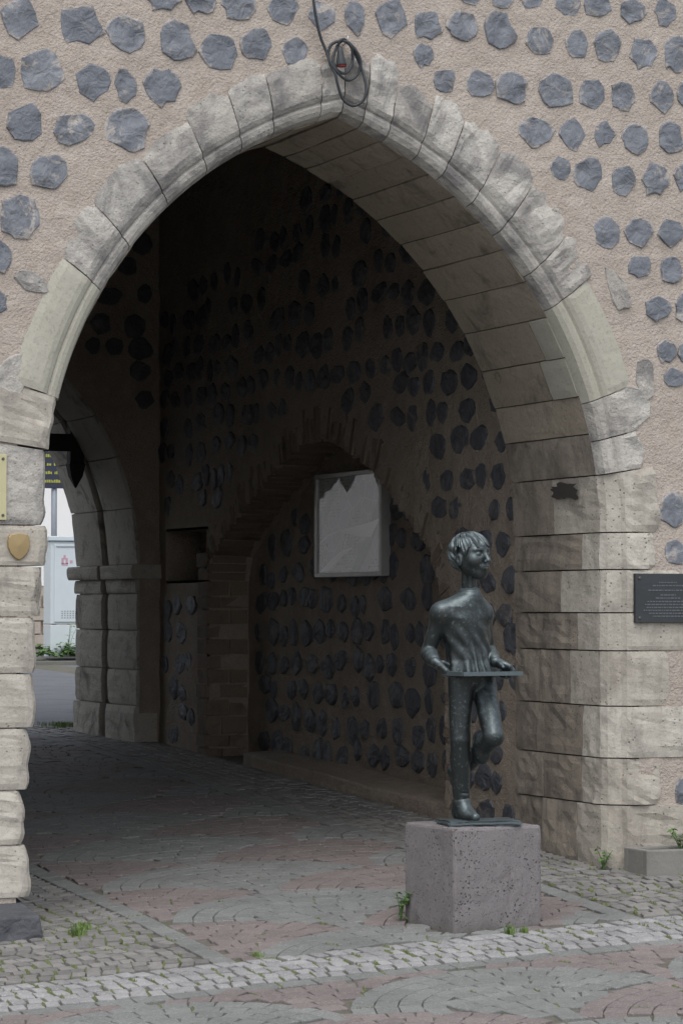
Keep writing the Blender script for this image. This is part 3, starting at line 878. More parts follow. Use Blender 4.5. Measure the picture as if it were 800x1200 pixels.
def axis_pts(lo, hi, step, far):
    a = [lo + step*i for i in range(int(round((hi-lo)/step))+1)]
    d = step*2
    while a[-1] < far: a.append(a[-1]+d); d *= 1.5
    d = step*2
    while a[0] > -far: a.insert(0, a[0]-d); d *= 1.5
    return a
gx_ = axis_pts(-4.0, 4.0, 0.25, 400); gy_ = axis_pts(-6.0, 14.0, 0.25, 400)
V = [(x, y, gz(x, y)-0.012) for y in gy_ for x in gx_]
nx_ = len(gx_)
F = [(j*nx_+i, j*nx_+i+1, (j+1)*nx_+i+1, (j+1)*nx_+i) for j in range(len(gy_)-1) for i in range(nx_-1)]
ground = tag(obj('ground', mesh('ground', V, F, M['dirt'], True)), kind='structure')

M['plaza'] = plain('far plaza setts', (0.2, 0.195, 0.19), 0.8, bump=0.5, bscale=25, var=0.25)
pv_ = [(-40, -4.55), (-3.55, -4.55), (2.6, -4.55), (40, -4.55)]
V = [(x, y, gz(x, y)-0.006) for y in (-60, -30, -15, -9, -6, -4.58) for x in (-60, -20, -8, -5, -3, 0, 3, 5, 8, 20, 60)]
F = [(j*11+i, j*11+i+1, (j+1)*11+i+1, (j+1)*11+i) for j in range(5) for i in range(10)]
tag(obj('plaza', mesh('plaza', V, F, M['plaza'], True)), kind='structure')
pavement = tag(empty('pavement', (0, 0, 0)), kind='structure')
# --- pattern
RSC, WX, WY = 0.82, 1.64, 1.26
def owner(x, y):
    """fish-scale lattice: nearest row that covers the point; returns (centre, colour)"""
    best = None
    for col, ox, oy in ((0, 0.54, 0.10), (1, -0.28, 0.79)):
        k0 = math.floor((y-RSC-oy)/WY)
        for k in range(k0-1, k0+4):
            cy = oy + k*WY
            i = round((x-ox)/WX)
            cx = ox + i*WX
            if (x-cx)**2 + (y-cy)**2 < RSC*RSC:
                if best is None or cy < best[1] - 1e-6: best = (cx, cy, col)
    return best
XL, XR = -1.19, 1.07        # borders of the patterned carriageway
BY0, BY1 = -1.98, -1.42     # cobbled band
def in_field(x, y):
    return (y < BY0-0.12) or (XL+0.06 < x < XR-0.06 and y > BY1+0.02)
pieces = []                 # (kind, x, y, angle, length, width)
def on_ped(x, y): return False
for col, ox, oy in ((0, 0.54, 0.10), (1, -0.28, 0.79)):
    for k in range(-5, 10):
        for i in range(-4, 4):
            cx, cy = ox+i*WX, oy+k*WY
            if cy > 11 or cy < -5.2: continue
            r = RSC-0.055
            for q_ in range(1, 13):       # inner courses: flatter arcs from the foot of the scale
                r2 = 0.11*q_
                m_ = max(4, int(2*math.pi*r2/0.125)); off = rnd.random()
                for a in range(m_):
                    w = 2*math.pi*(a+off)/m_
                    x, y = cx+r2*math.cos(w), cy-0.66+r2*math.sin(w)
                    if math.hypot(x-cx, y-cy) > 0.402: continue
                    ow = owner(x, y)
                    if ow and abs(ow[0]-cx) < 1e-6 and abs(ow[1]-cy) < 1e-6 and in_field(x, y) and -4.6 < y < 10.9 and -3.6 < x < 2.6:
                        pieces.append(('red' if col == 0 else 'grey', x, y, w+math.pi/2, 2*math.pi*r2/m_-0.005, 0.1065))
            while r > 0.4:
                nn = max(3, int(2*math.pi*r/0.125))
                off = rnd.random()
                for a in range(nn):
                    w = 2*math.pi*(a+off)/nn
                    x, y = cx+r*math.cos(w), cy+r*math.sin(w)
                    ow = owner(x, y)
                    if ow and abs(ow[0]-cx) < 1e-6 and abs(ow[1]-cy) < 1e-6 and in_field(x, y) and -4.6 < y < 10.9 and -3.6 < x < 2.6:
                        pieces.append(('red' if col == 0 else 'grey', x, y, w+math.pi/2, 2*math.pi*r/nn-0.005, 0.1065))
                r -= 0.11
# straight border rows
for xb in (XL, XR):
    y = BY1+0.08
    while y < 10.9:
        pieces.append(('grey', xb, y, math.pi/2, 0.172, 0.112)); y += 0.18
x = -3.4
while x < 2.6:
    pieces.append(('grey', x, BY0-0.07, 0.0, 0.172, 0.11)); x += 0.18
# cobbled band, arcs laid one after the other along x
x = -3.3
nb = 5
while x < 2.3:
    for j in range(nb):
        v = (j+0.5)/nb*2-1
        pieces.append(('cobble', x + 0.10*(v*v) + rnd.uniform(-0.006, 0.006), lerp(BY0+0.0, BY1, (j+0.5)/nb) + rnd.uniform(-0.008, 0.008), 0.2*v+rnd.uniform(-0.08, 0.08), rnd.uniform(0.066, 0.08), 0.104))
    x += 0.084
# small setts beside the carriageway (arcs along y) and before the jambs (arcs along x)
def sett_col_y(xc, half, y0, y1):
    n = max(3, int(2*half/0.086)); y = y0
    while y < y1:
        for j in range(n):
            v = (j+0.5)/n*2-1
            pieces.append(('sett', xc+v*half+rnd.uniform(-0.006, 0.006), y+0.16*(1-v*v)+rnd.uniform(-0.008, 0.008), -0.5*v+rnd.uniform(-0.1, 0.1), 2*half/n-0.014, rnd.uniform(0.068, 0.078)))
        y += 0.084
sett_col_y(1.44, 0.31, -0.12, 10.8)
sett_col_y(-1.5, 0.25, -0.14, 10.8)
def sett_col_x(yc, half, x0, x1):
    n = max(3, int(2*half/0.09)); x = x0-0.14
    while x < x1:
        for j in range(n):
            v = (j+0.5)/n*2-1
            if not x0 < x+0.13*v*v < x1: continue
            pieces.append(('sett', x+0.13*(v*v)+rnd.uniform(-0.006, 0.006), yc+v*half+rnd.uniform(-0.008, 0.008), 0.35*v+rnd.uniform(-0.1, 0.1), rnd.uniform(0.064, 0.074), 2*half/n-0.012))
        x += 0.08
for xa, xb in ((-3.4, XL-0.09), (XR+0.09, 2.6)):
    sett_col_x(-1.05, 0.34, xa, xb); sett_col_x(-0.36, 0.34, xa, xb)
# beyond the gate up to the road
for yc in (10.35,):
    pass
rowy = 8.5
for xc in (2.1, 2.75, 3.4):
    sett_col_y(xc, 0.31, 10.25, 11.0)

# pedestal footprint keeps clear
PA = math.radians(6); PS = 0.53
PFC = Vector((0.09, -1.322))
pdx = Vector((math.cos(PA), math.sin(PA))); pdy = Vector((-math.sin(PA), math.cos(PA)))
def under_ped(x, y):
    d = Vector((x, y))-PFC
    return -0.02 < d.dot(pdx) < PS+0.02 and -0.0 < d.dot(pdy) < PS+0.02
pieces = [p for p in pieces if not under_ped(p[1], p[2])]

def unit_paver(name, mat, seed, dome=0.0, jit=0.05):
    r = random.Random(seed); V = []
    for z, s in ((-1.0, 1.0), (-0.12, 0.99), (0.0, 0.955)):
        for (a, b) in ((-0.5, -0.5), (0.5, -0.5), (0.5, 0.5), (-0.5, 0.5)):
            if z == -1.0: q = (a+r.uniform(-jit, jit), b+r.uniform(-jit, jit)); V.append((*q, z))
            else:
                k = len(V) % 4; V.append((V[k][0]*s, V[k][1]*s, z))
    F = []
    for l in (0, 4):
        for k in range(4): F.append((l+k, l+(k+1) % 4, l+4+(k+1) % 4, l+4+k))
    if dome > 0:
        V.append((0, 0, dome))
        for k in range(4): F.append((8+k, 8+(k+1) % 4, 12))
    else: F.append((8, 9, 10, 11))
    return V, F
UV = {'red': [unit_paver('p', None, s, 0, 0.02) for s in range(4)], 'cobble': [unit_paver('c', None, 20+s, 0.16, 0.07) for s in range(6)], 'sett': [unit_paver('s', None, 40+s, 0.14, 0.08) for s in range(6)]}
UV['grey'] = UV['red']
MATK = {'red': M['paver_red'], 'grey': M['paver_grey'], 'cobble': M['cobble'], 'sett': M['sett']}
NAMEK = {'red': 'red_paver', 'grey': 'grey_paver', 'cobble': 'cobble', 'sett': 'sett'}
UME = {k: [mesh(NAMEK[k], v, f, MATK[k]) for v, f in UV[k]] for k in UV}
def piece_mat(p):
    kind, x, y, a, l, w = p
    e = 0.05
    n = Vector((-(gz(x+e, y)-gz(x-e, y))/(2*e), -(gz(x, y+e)-gz(x, y-e))/(2*e), 1)).normalized()
    ux = Vector((math.cos(a), math.sin(a), 0)); ux = (ux-n*ux.dot(n)).normalized(); uy = n.cross(ux)
    t = rnd.uniform(-0.02, 0.02) if kind in ('cobble', 'sett') else rnd.uniform(-0.006, 0.006)
    up_ = 0.004*rnd.uniform(-1, 1) if kind in ('cobble', 'sett') else 0.0012*rnd.uniform(-1, 1)
    n = (n + ux*t + uy*rnd.uniform(-0.02, 0.02)*(1 if kind in ('cobble', 'sett') else 0.3)).normalized()
    T_ = 0.032
    return Matrix(((ux.x*l, uy.x*w, n.x*T_, x), (ux.y*l, uy.y*w, n.y*T_, y), (ux.z*l, uy.z*w, n.z*T_, gz(x, y)+up_), (0, 0, 0, 1)))
fwd = Vector((math.sin(YAW), math.cos(YAW))); rgt = Vector((math.cos(YAW), -math.sin(YAW)))
def in_view(x, y):
    d = Vector((x, y))-Vector(cam.location[:2]); z = d.dot(fwd)
    if abs(d.dot(rgt)/z) > 0.1143+0.004: return False
    return (1.5-gz(x, y))/z < (600-112+10)/3500.0 + 0.0
def hidden(x, y):      # behind the left jamb or the pedestal, seen from the street
    d = Vector((x, y))-Vector(cam.location[:2]); z = d.dot(fwd); u = d.dot(rgt)/z*3500+400
    return u < 50 and y > 0.2
groups = {}
for p in pieces: groups.setdefault(p[0], []).append(p)
nseen = {}
for kind, L in groups.items():
    vis = [p for p in L if in_view(p[1], p[2]) and not hidden(p[1], p[2])]
    vis.sort(key=lambda p: (Vector((p[1], p[2]))-Vector(cam.location[:2])).dot(fwd))
    single = set(id(p) for p in vis[:290])
    rest = []
    for n, p in enumerate(L):
        mw = piece_mat(p)
        if id(p) in single:
            o = obj(NAMEK[kind], UME[kind][n % len(UME[kind])], pavement); o.matrix_local = mw
        else: rest.append((n, mw))
    VV, FF, tint = [], [], []
    for n, mw in rest:
        v, f = UV[kind][n % len(UV[kind])]
        b = len(VV)
        VV += [tuple(mw @ Vector(q)) for q in v]
        FF += [tuple(b+i for i in q) for q in f]
        tint += [rnd.random()]*len(v)
    me = mesh(NAMEK[kind]+'s', VV, FF, MATK[kind])
    at = me.attributes.new('tint', 'FLOAT', 'POINT'); at.data.foreach_set('value', tint)
    tag(obj(NAMEK[kind]+'_field', me, pavement), kind='stuff')

# road beyond the gate
V = []; xs = [-40, -12, -6, -3, 0, 2, 4, 6, 9, 14, 30, 60]; ys = [10.95+0.0*0] + [12, 14, 16, 18, 20, 22, 23.6]
for y in ys:
    for x in xs: V.append((x, y, gz(x, y)-0.006))
F = [(j*len(xs)+i, j*len(xs)+i+1, (j+1)*len(xs)+i+1, (j+1)*len(xs)+i) for j in range(len(ys)-1) for i in range(len(xs)-1)]
tag(obj('road', mesh('road', V, F, M['asphalt'], True)), kind='structure')
V = []
for (x, w_, h_) in ((-40, 0, 0), (-12, 0, 0), (0, 0, 0), (5, 0, 0), (14, 0, 0), (60, 0, 0)):
    for (y, dz) in ((23.6, -0.03), (23.62, 0.03), (23.78, 0.04), (23.8, 0.03), (25.8, 0.07), (28.2, 0.1)): V.append((x, y, gz(x, y)+dz))
F = [(i*6+k, (i+1)*6+k, (i+1)*6+k+1, i*6+k+1) for i in range(5) for k in range(5)]
M['verge'] = plain('gravelly verge', (0.11, 0.11, 0.1), 0.95, bump=0.6, bscale=50, var=0.3)
tag(obj('kerb_verge', mesh('kerb_verge', V, F, M['verge'])), kind='structure')
# ------------------------------------------------------------------ pedestal and bronze statue
def mat_pedestal():
    m, nt, b = new_mat('grey lava stone with dark pores'); T = NT(nt); p = T.objc()
    n = T.noise(p, 4.0, 5, 0.6)
    c = T.mix(n, (0.155, 0.145, 0.147), (0.225, 0.212, 0.214))
    f = T.noise(p, 130.0, 3, 0.7)
    c = T.mix(T.math('MULTIPLY', T.ramp(f, [(0.35, 1), (0.55, 0)]), 0.5), c, (0.14, 0.125, 0.13))
    c = T.mix(T.math('MULTIPLY', T.ramp(f, [(0.6, 0), (0.75, 1)]), 0.5), c, (0.38, 0.36, 0.36))
    warp = T.noise(p, 30.0, 3)
    wv = T.N.new('ShaderNodeVectorMath'); wv.operation = 'ADD'
    T.L.new(p, wv.inputs[0]); T.L.new(T.stretch(T.mix(1.0, (0, 0, 0), warp), (0.03, 0.03, 0.03)), wv.inputs[1])
    v = T.voro(wv.outputs[0], 42.0); v2 = T.voro(wv.outputs[0], 90.0)
    sel = T.ramp(T.noise(p, 7.0, 3), [(0.42, 0), (0.62, 1)])
    pit = T.math('MULTIPLY', T.ramp(v, [(0.14, 1), (0.26, 0)]), sel)
    pit2 = T.math('MULTIPLY', T.ramp(v2, [(0.12, 1), (0.25, 0)]), T.ramp(T.noise(p, 15.0, 2), [(0.4, 0), (0.55, 1)]))
    pt = T.math('MAXIMUM', pit, pit2)
    c = T.mix(T.math('MULTIPLY', pt, 0.85), c, (0.045, 0.04, 0.042))
    st = T.ramp(T.noise(p, 5.5, 6, 0.7, 0.4), [(0.54, 0), (0.72, 1)])
    c = T.mix(T.math('MULTIPLY', st, 0.55), c, (0.1, 0.088, 0.09))
    zz = T.math('ADD', T.axis(p, 2), T.math('MULTIPLY', T.noise(p, 9.0, 4), 0.16))
    c = T.mix(T.math('MULTIPLY', T.ramp(zz, [(0.07, 1), (0.15, 0)]), 0.55), c, (0.09, 0.08, 0.07))     # splashed dirt
    nt.links.new(c, b.inputs['Base Color'])
    b.inputs['Roughness'].default_value = 0.85
    b.inputs['Specular IOR Level'].default_value = 0.25
    n1 = T.bump(T.math('SUBTRACT', 1.0, pt), 0.8, 0.008)
    nt.links.new(T.bump(f, 0.4, 0.004, n1), b.inputs['Normal'])
    return m
M['lava'] = mat_pedestal()
PZ0, PZ1 = -0.178, 0.366
pc2 = PFC + (pdx+pdy)*PS/2
pm = block_mesh('stone_pedestal', [(-PS/2, -PS/2, -0.08), (PS/2, -PS/2, -0.08), (PS/2, PS/2, -0.08), (-PS/2, PS/2, -0.08), (-PS/2, -PS/2, PZ1-PZ0), (PS/2, -PS/2, PZ1-PZ0), (PS/2, PS/2, PZ1-PZ0), (-PS/2, PS/2, PZ1-PZ0)], M['lava'], 10, 0.0)
for v in pm.vertices:
    c = v.co.copy(); ed_ = sum(1 for q in (abs(c.x)-PS/2, abs(c.y)-PS/2, abs(c.z-(PZ1-PZ0))) if q > -0.03)
    k_ = 0.0018 + (0.006 if ed_ >= 2 else 0)
    v.co = c - Vector((c.x, c.y, (c.z-0.27))).normalized()*abs(nz(c.x+3, c.y, c.z, 17))*k_
ped = obj('stone_pedestal', pm, None, (pc2.x, pc2.y, PZ0), (0, 0, PA))
tag(ped, 'pitted grey lava stone cube under the bronze boy', 'pedestal')

def mat_bronze():
    m, nt, b = new_mat('weathered bronze'); T = NT(nt); p = T.objc()
    g = T.N.new('ShaderNodeNewGeometry')
    upz = T.axis(g.outputs['Normal'], 2)
    n = T.noise(p, 26.0, 6, 0.7, 0.4); n2 = T.noise(p, 55.0, 4, 0.6)
    streak = T.noise(T.stretch(p, (55, 55, 6)), 1.0, 5, 0.6)
    a = T.math('ADD', T.math('MULTIPLY', upz, 0.36), T.math('MULTIPLY', n, 0.5))  # patina noise, plus highlights painted on up-facing surfaces
    a = T.math('ADD', a, T.math('MULTIPLY', streak, 0.16))  # vertical streak highlights, painted into the colour
    pat_glint = T.ramp(a, [(0.36, 0), (0.85, 1)])
    pat_glint = T.math('MAXIMUM', pat_glint, T.math('MULTIPLY', T.ramp(g.outputs['Pointiness'], [(0.51, 0), (0.57, 1)]), 0.55))  # painted highlight along convex ridges
    c = T.mix(pat_glint, (0.034, 0.04, 0.041), (0.19, 0.243, 0.262))
    c = T.mix(T.math('MULTIPLY', T.ramp(n2, [(0.58, 0), (0.72, 1)]), 0.5), c, (0.19, 0.26, 0.25))
    c = T.mix(T.math('MULTIPLY', T.ramp(T.noise(p, 9.0, 3), [(0.6, 0), (0.75, 1)]), 0.35), c, (0.10, 0.08, 0.055))
    nt.links.new(c, b.inputs['Base Color'])
    b.inputs['Metallic'].default_value = 0.6
    rg = T.ramp(n, [(0.3, 0.36), (0.7, 0.46)])
    nt.links.new(rg, b.inputs['Roughness'])
    n1 = T.bump(n2, 0.25, 0.006)
    nt.links.new(n1, b.inputs['Normal'])
    return m
M['bronze'] = mat_bronze()

def surface_nets(F, org, h):
    S = F < 0
    nx, ny, nz_ = F.shape
    cs = [(i, j, k) for i in (0, 1) for j in (0, 1) for k in (0, 1)]
    sl = lambda i, j, k: (slice(i, nx-1+i), slice(j, ny-1+j), slice(k, nz_-1+k))
    cnt = sum(S[sl(*c)].astype(np.int8) for c in cs)
    mask = (cnt > 0) & (cnt < 8)
    idx = -np.ones(mask.shape, np.int64)
    cells = np.argwhere(mask)
    idx[mask] = np.arange(len(cells))
    acc = np.zeros((len(cells), 3)); num = np.zeros(len(cells))
    I, J, K = cells.T
    for a in range(3):
        for b in (0, 1):
            for c in (0, 1):
                o0 = [0, 0, 0]; o1 = [0, 0, 0]
                oth = [q for q in range(3) if q != a]
                o0[oth[0]] = o1[oth[0]] = b; o0[oth[1]] = o1[oth[1]] = c; o1[a] = 1
                f0 = F[I+o0[0], J+o0[1], K+o0[2]]; f1 = F[I+o1[0], J+o1[1], K+o1[2]]
                x = (f0 < 0) != (f1 < 0)
                t = np.where(x, f0/np.where(x, f0-f1, 1), 0)
                pos_ = np.tile(np.array(o0, float), (len(cells), 1)); pos_[:, a] += t
                acc[x] += pos_[x]; num[x] += 1
    V = (cells + acc/num[:, None])*h + np.array(org)
    quads = []
    for a in range(3):
        oth = [q for q in range(3) if q != a]
        s0 = [slice(None)]*3; s1 = [slice(None)]*3
        s0[a] = slice(0, -1); s1[a] = slice(1, None)
        A_, B_ = S[tuple(s0)], S[tuple(s1)]
        ch = np.argwhere(A_ != B_)
        ok = (ch[:, oth[0]] > 0) & (ch[:, oth[1]] > 0) & (ch[:, oth[0]] < F.shape[oth[0]]-1) & (ch[:, oth[1]] < F.shape[oth[1]]-1)
        ch = ch[ok]
        ins = A_[tuple(ch.T)]
        def cell(d0, d1):
            q = ch.copy(); q[:, oth[0]] -= d0; q[:, oth[1]] -= d1
            return idx[tuple(q.T)]
        q = np.stack([cell(1, 1), cell(0, 1), cell(0, 0), cell(1, 0)], 1)
        flip = ins if a != 1 else ~ins
        q[~flip] = q[~flip][:, ::-1]
        quads.append(q)
    return V, np.concatenate(quads)

class SDF:
    def __init__(s, lo, hi, h):
        s.lo = np.array(lo, float); s.h = h
        n = np.ceil((np.array(hi)-s.lo)/h).astype(int)+1
        ax = [s.lo[i]+h*np.arange(n[i]) for i in range(3)]
        s.X, s.Y, s.Z = np.meshgrid(*ax, indexing='ij')
        s.D = np.full(s.X.shape, 1.0)
    def box(s, lo, hi):
        a = np.clip(np.floor((np.array(lo)-s.lo)/s.h).astype(int), 0, np.array(s.D.shape)); b = np.clip(np.ceil((np.array(hi)-s.lo)/s.h).astype(int)+1, 0, np.array(s.D.shape))
        return tuple(slice(a[i], b[i]) for i in range(3))
    def _mix(s, sl, d, k, op):
        o = s.D[sl]
        if op == 'add':
            if k <= 0: s.D[sl] = np.minimum(o, d); return
            t = np.clip(0.5+0.5*(o-d)/k, 0, 1); s.D[sl] = o*(1-t)+d*t-k*t*(1-t)
        else:
            if k <= 0: s.D[sl] = np.maximum(o, -d); return
            t = np.clip(0.5-0.5*(o+d)/k, 0, 1); s.D[sl] = o*(1-t)-d*t+k*t*(1-t)
    def cone(s, a, b, ra, rb, k=0.02, op='add', flat=None):
        a = np.array(a, float); b = np.array(b, float); m = max(ra, rb)+k+0.03
        sl = s.box(np.minimum(a, b)-m, np.maximum(a, b)+m)
        P = np.stack([s.X[sl], s.Y[sl], s.Z[sl]], -1)-a
        ab = b-a; t = np.clip((P@ab)/(ab@ab+1e-12), 0, 1)
        d = np.linalg.norm(P-t[..., None]*ab, axis=-1)-(ra+(rb-ra)*t)
        s._mix(sl, d, k, op)
    def ell(s, c, r, R=None, k=0.02, op='add'):
        c = np.array(c, float); r = np.array(r, float); m = r.max()+k+0.03
        sl = s.box(c-m, c+m)
        P = np.stack([s.X[sl], s.Y[sl], s.Z[sl]], -1)-c
        if R is not None: P = P@np.array(R).T      # rows of R are the local axes
        q = np.linalg.norm(P/r, axis=-1); g = np.linalg.norm(P/(r*r), axis=-1)
        d = q*(q-1)/np.maximum(g, 1e-6)
        s._mix(sl, d, k, op)
    def field(s, fn, lo, hi, k=0.02, op='add'):
        sl = s.box(lo, hi); s._mix(sl, fn(s.X[sl], s.Y[sl], s.Z[sl]), k, op)
    def build(s, name, mat, parent):
        D = s.D.copy()
        D[0] = D[-1] = 1; D[:, 0] = D[:, -1] = 1; D[:, :, 0] = D[:, :, -1] = 1
        V, Q = surface_nets(D, s.lo, s.h)
        me = bpy.data.meshes.new(name)
        me.from_pydata(V.tolist(), [], Q.tolist())
        me.materials.append(mat)
        me.polygons.foreach_set('use_smooth', [True]*len(me.polygons))
        me.validate(); me.update()
        return obj(name, me, parent)

statue = empty('bronze_statue', (0.295, -1.089, PZ1), -YAW)
tag(statue, 'dark bronze statue of a boy carrying a flat tray, on the lava stone cube', 'statue')
def P3(px, py, d): return ((px-552)/223.0, d, (964.8-py)/223.0)
FA = math.radians(28)
FB = np.array([math.sin(FA), -math.cos(FA), 0]); LB = np.array([math.cos(FA), math.sin(FA), 0])     # body: front, his left
HA = math.radians(46)
FH = np.array([math.sin(HA), -math.cos(HA), 0]); LH = np.array([math.cos(HA), math.sin(HA), 0])     # head
UPV = np.array([0, 0, 1.0])
HT = math.radians(9)
UH = UPV*math.cos(HT) - FH*math.sin(HT); FH = FH*math.cos(HT) + UPV*math.sin(HT)      # chin a little raised
RB = np.stack([LB, FB, UPV]); RH = np.stack([LH, FH, UH])
TRAY_Z = 0.793
hip_r, knee_r, ank_r = P3(539, 795, -0.035), P3(538, 866, -0.06), P3(540, 938, 0.0)
hip_l, knee_l, ank_l = P3(565, 795, 0.03), P3(576, 862, -0.135), P3(540, 905, 0.13)
sh_r, el_r, wr_r = P3(516, 718, -0.055), P3(502, 764, 0.0), (-0.195, -0.16, 0.85)
sh_l, el_l, wr_l = P3(565, 719, 0.06), P3(573, 763, 0.12), (0.125, -0.03, 0.85)
tray_c = np.array([0.047, -0.155, TRAY_Z])

def rot2(v, ax): return v
# ---- body: head, neck, trunk, limbs, hands as one surface
B = SDF((-0.33, -0.36, 0.0), (0.33, 0.34, 1.54), 0.0042)
hc = np.array(P3(552, 653, 0.0))
def H(l, f, z): return hc + LH*l + FH*f + UH*z
B.ell(hc + UH*0.03, (0.086, 0.1, 0.092), RH, 0.0)                       # skull
B.ell(H(0, 0.026, -0.028), (0.07, 0.066, 0.082), RH, 0.03)               # face
B.ell(H(0, 0.052, -0.092), (0.027, 0.024, 0.024), RH, 0.035)               # chin
B.cone(H(-0.05, -0.004, -0.045), H(-0.014, 0.05, -0.098), 0.02, 0.016, 0.03) # jaw
B.cone(H(0.05, -0.004, -0.045), H(0.014, 0.05, -0.098), 0.02, 0.016, 0.03)
for s_ in (-1, 1):
    B.ell(H(0.046*s_, 0.06, -0.03), (0.025, 0.021, 0.025), RH, 0.03)     # cheek
    B.ell(H(0.037*s_, 0.108, 0.004), (0.022, 0.022, 0.015), RH, 0.012, 'sub')   # eye socket
    B.ell(H(0.036*s_, 0.08, 0.003), (0.0165, 0.0135, 0.012), RH, 0.003)  # eyeball
    B.cone(H(0.018*s_, 0.094, 0.027), H(0.054*s_, 0.078, 0.026), 0.005, 0.004, 0.014)  # brow
    B.cone(H(0.022*s_, 0.0905, 0.0145), H(0.05*s_, 0.0805, 0.0125), 0.0022, 0.0022, 0.004)  # lid
    B.cone(H(0.02*s_, 0.0905, -0.005), H(0.049*s_, 0.08, -0.004), 0.0025, 0.0025, 0.004)
    # ear
    B.ell(H(0.086*s_, -0.012, -0.012), (0.011, 0.022, 0.034), RH, 0.006)
    B.ell(H(0.099*s_, -0.008, -0.008), (0.009, 0.011, 0.019), RH, 0.004, 'sub')
B.cone(H(0, 0.098, 0.012), H(0, 0.112, -0.032), 0.0085, 0.0125, 0.012)      # nose
B.ell(H(0, 0.117, -0.036), (0.0135, 0.012, 0.011), RH, 0.006)
for s_ in (-1, 1): B.ell(H(0.012*s_, 0.106, -0.039), (0.008, 0.009, 0.008), RH, 0.005)
B.ell(H(0, 0.08, -0.066), (0.03, 0.016, 0.018), RH, 0.016)                 # mouth mound
for s_ in (-1, 1):
    B.cone(H(0.002*s_, 0.0965, -0.0615), H(0.024*s_, 0.087, -0.0635), 0.0046, 0.0028, 0.005)
    B.cone(H(0.0, 0.095, -0.074), H(0.02*s_, 0.087, -0.0725), 0.0054, 0.0028, 0.005)
    B.cone(H(0.0, 0.102, -0.0678), H(0.027*s_, 0.09, -0.067), 0.0024, 0.0018, 0.002, 'sub')
nb_ = np.array(P3(550, 697, 0.018))
B.cone(H(0, -0.03, -0.06), nb_, 0.039, 0.043, 0.02)                         # neck
B.cone(H(-0.03, 0.005, -0.085), nb_+FB*0.03-LB*0.01, 0.012, 0.012, 0.02)    # neck tendons
chest = np.array(P3(541, 735, 0.0))
B.ell(chest+UPV*0.03, (0.125, 0.082, 0.13), RB, 0.04)
B.ell(P3(548, 780, 0.0), (0.11, 0.078, 0.12), RB, 0.05)
B.ell(P3(552, 796, 0.0), (0.105, 0.078, 0.075), RB, 0.05)
for (a_, b_, c_) in ((sh_r, el_r, wr_r), (sh_l, el_l, wr_l)):
    B.cone(a_, b_, 0.042, 0.034, 0.03); B.cone(b_, c_, 0.034, 0.024, 0.015)
for (a_, b_, c_) in ((hip_r, knee_r, ank_r), (hip_l, knee_l, ank_l)):
    B.cone(a_, b_, 0.058, 0.042, 0.03); B.cone(b_, c_, 0.04, 0.028, 0.02)
def hand(wr, palm_dir, finger_dirs, side_dir, thumb, up):
    """palm from the wrist, four bent fingers, thumb from the side of the palm"""
    w = np.array(wr, float); pd = np.array(palm_dir, float); pd /= np.linalg.norm(pd)
    sd_ = np.array(side_dir, float); sd_ /= np.linalg.norm(sd_)
    pe = w + pd*0.062
    B.cone(w, w+pd*0.02, 0.024, 0.024, 0.012)
    for q in (-1.5, -0.5, 0.5, 1.5):
        B.cone(w+pd*0.012+sd_*q*0.011, pe+sd_*q*0.0165, 0.0185, 0.0145, 0.01)
    for n_, q in enumerate((-1.5, -0.5, 0.5, 1.5)):
        p0 = pe+sd_*q*0.0175
        ln = (0.034, 0.038, 0.036, 0.028)[n_]
        p = p0
        for (fd, r0, r1) in zip(finger_dirs, (0.0125, 0.0115, 0.0105), (0.0115, 0.0105, 0.009)):
            fd = np.array(fd, float); fd = fd/np.linalg.norm(fd)
            e = p + fd*ln; B.cone(p, e, r0, r1, 0.004); p = e; ln *= 0.75
    t0 = w + pd*0.02 + np.array(thumb[0])*0.02
    p = t0
    for (td, ln, r0, r1) in zip(thumb[1], (0.036, 0.03), (0.0145, 0.0115), (0.0115, 0.0085)):
        td = np.array(td, float); td /= np.linalg.norm(td)
        e = p+td*ln; B.cone(p, e, r0, r1, 0.006); p = e
# his right hand: palm against the tray's end, fingers curled underneath, thumb on the rim
hand(wr_r, (0.6, -0.12, -0.6), [(0.75, 0.25, -0.55), (0.85, 0.45, -0.05), (0.8, 0.42, 0.25)], FB, (-FB*0.8+UPV*0.7, [(0.8, 0.1, -0.05), (0.85, 0.2, -0.3)]), UPV)
# his left hand: over the rim at the other end, fingers round the edge, thumb on top
hand(wr_l, (0.72, -0.35, -0.32), [(0.55, 0.1, -0.75), (-0.35, -0.25, -0.85), (-0.85, -0.45, 0.0)], FB*0.85+LB*0.35, (FB*0.6+UPV*0.2-LB*0.5, [(0.25, -0.75, -0.2), (0.3, -0.7, -0.35)]), UPV)
body = B.build('body', M['bronze'], statue)

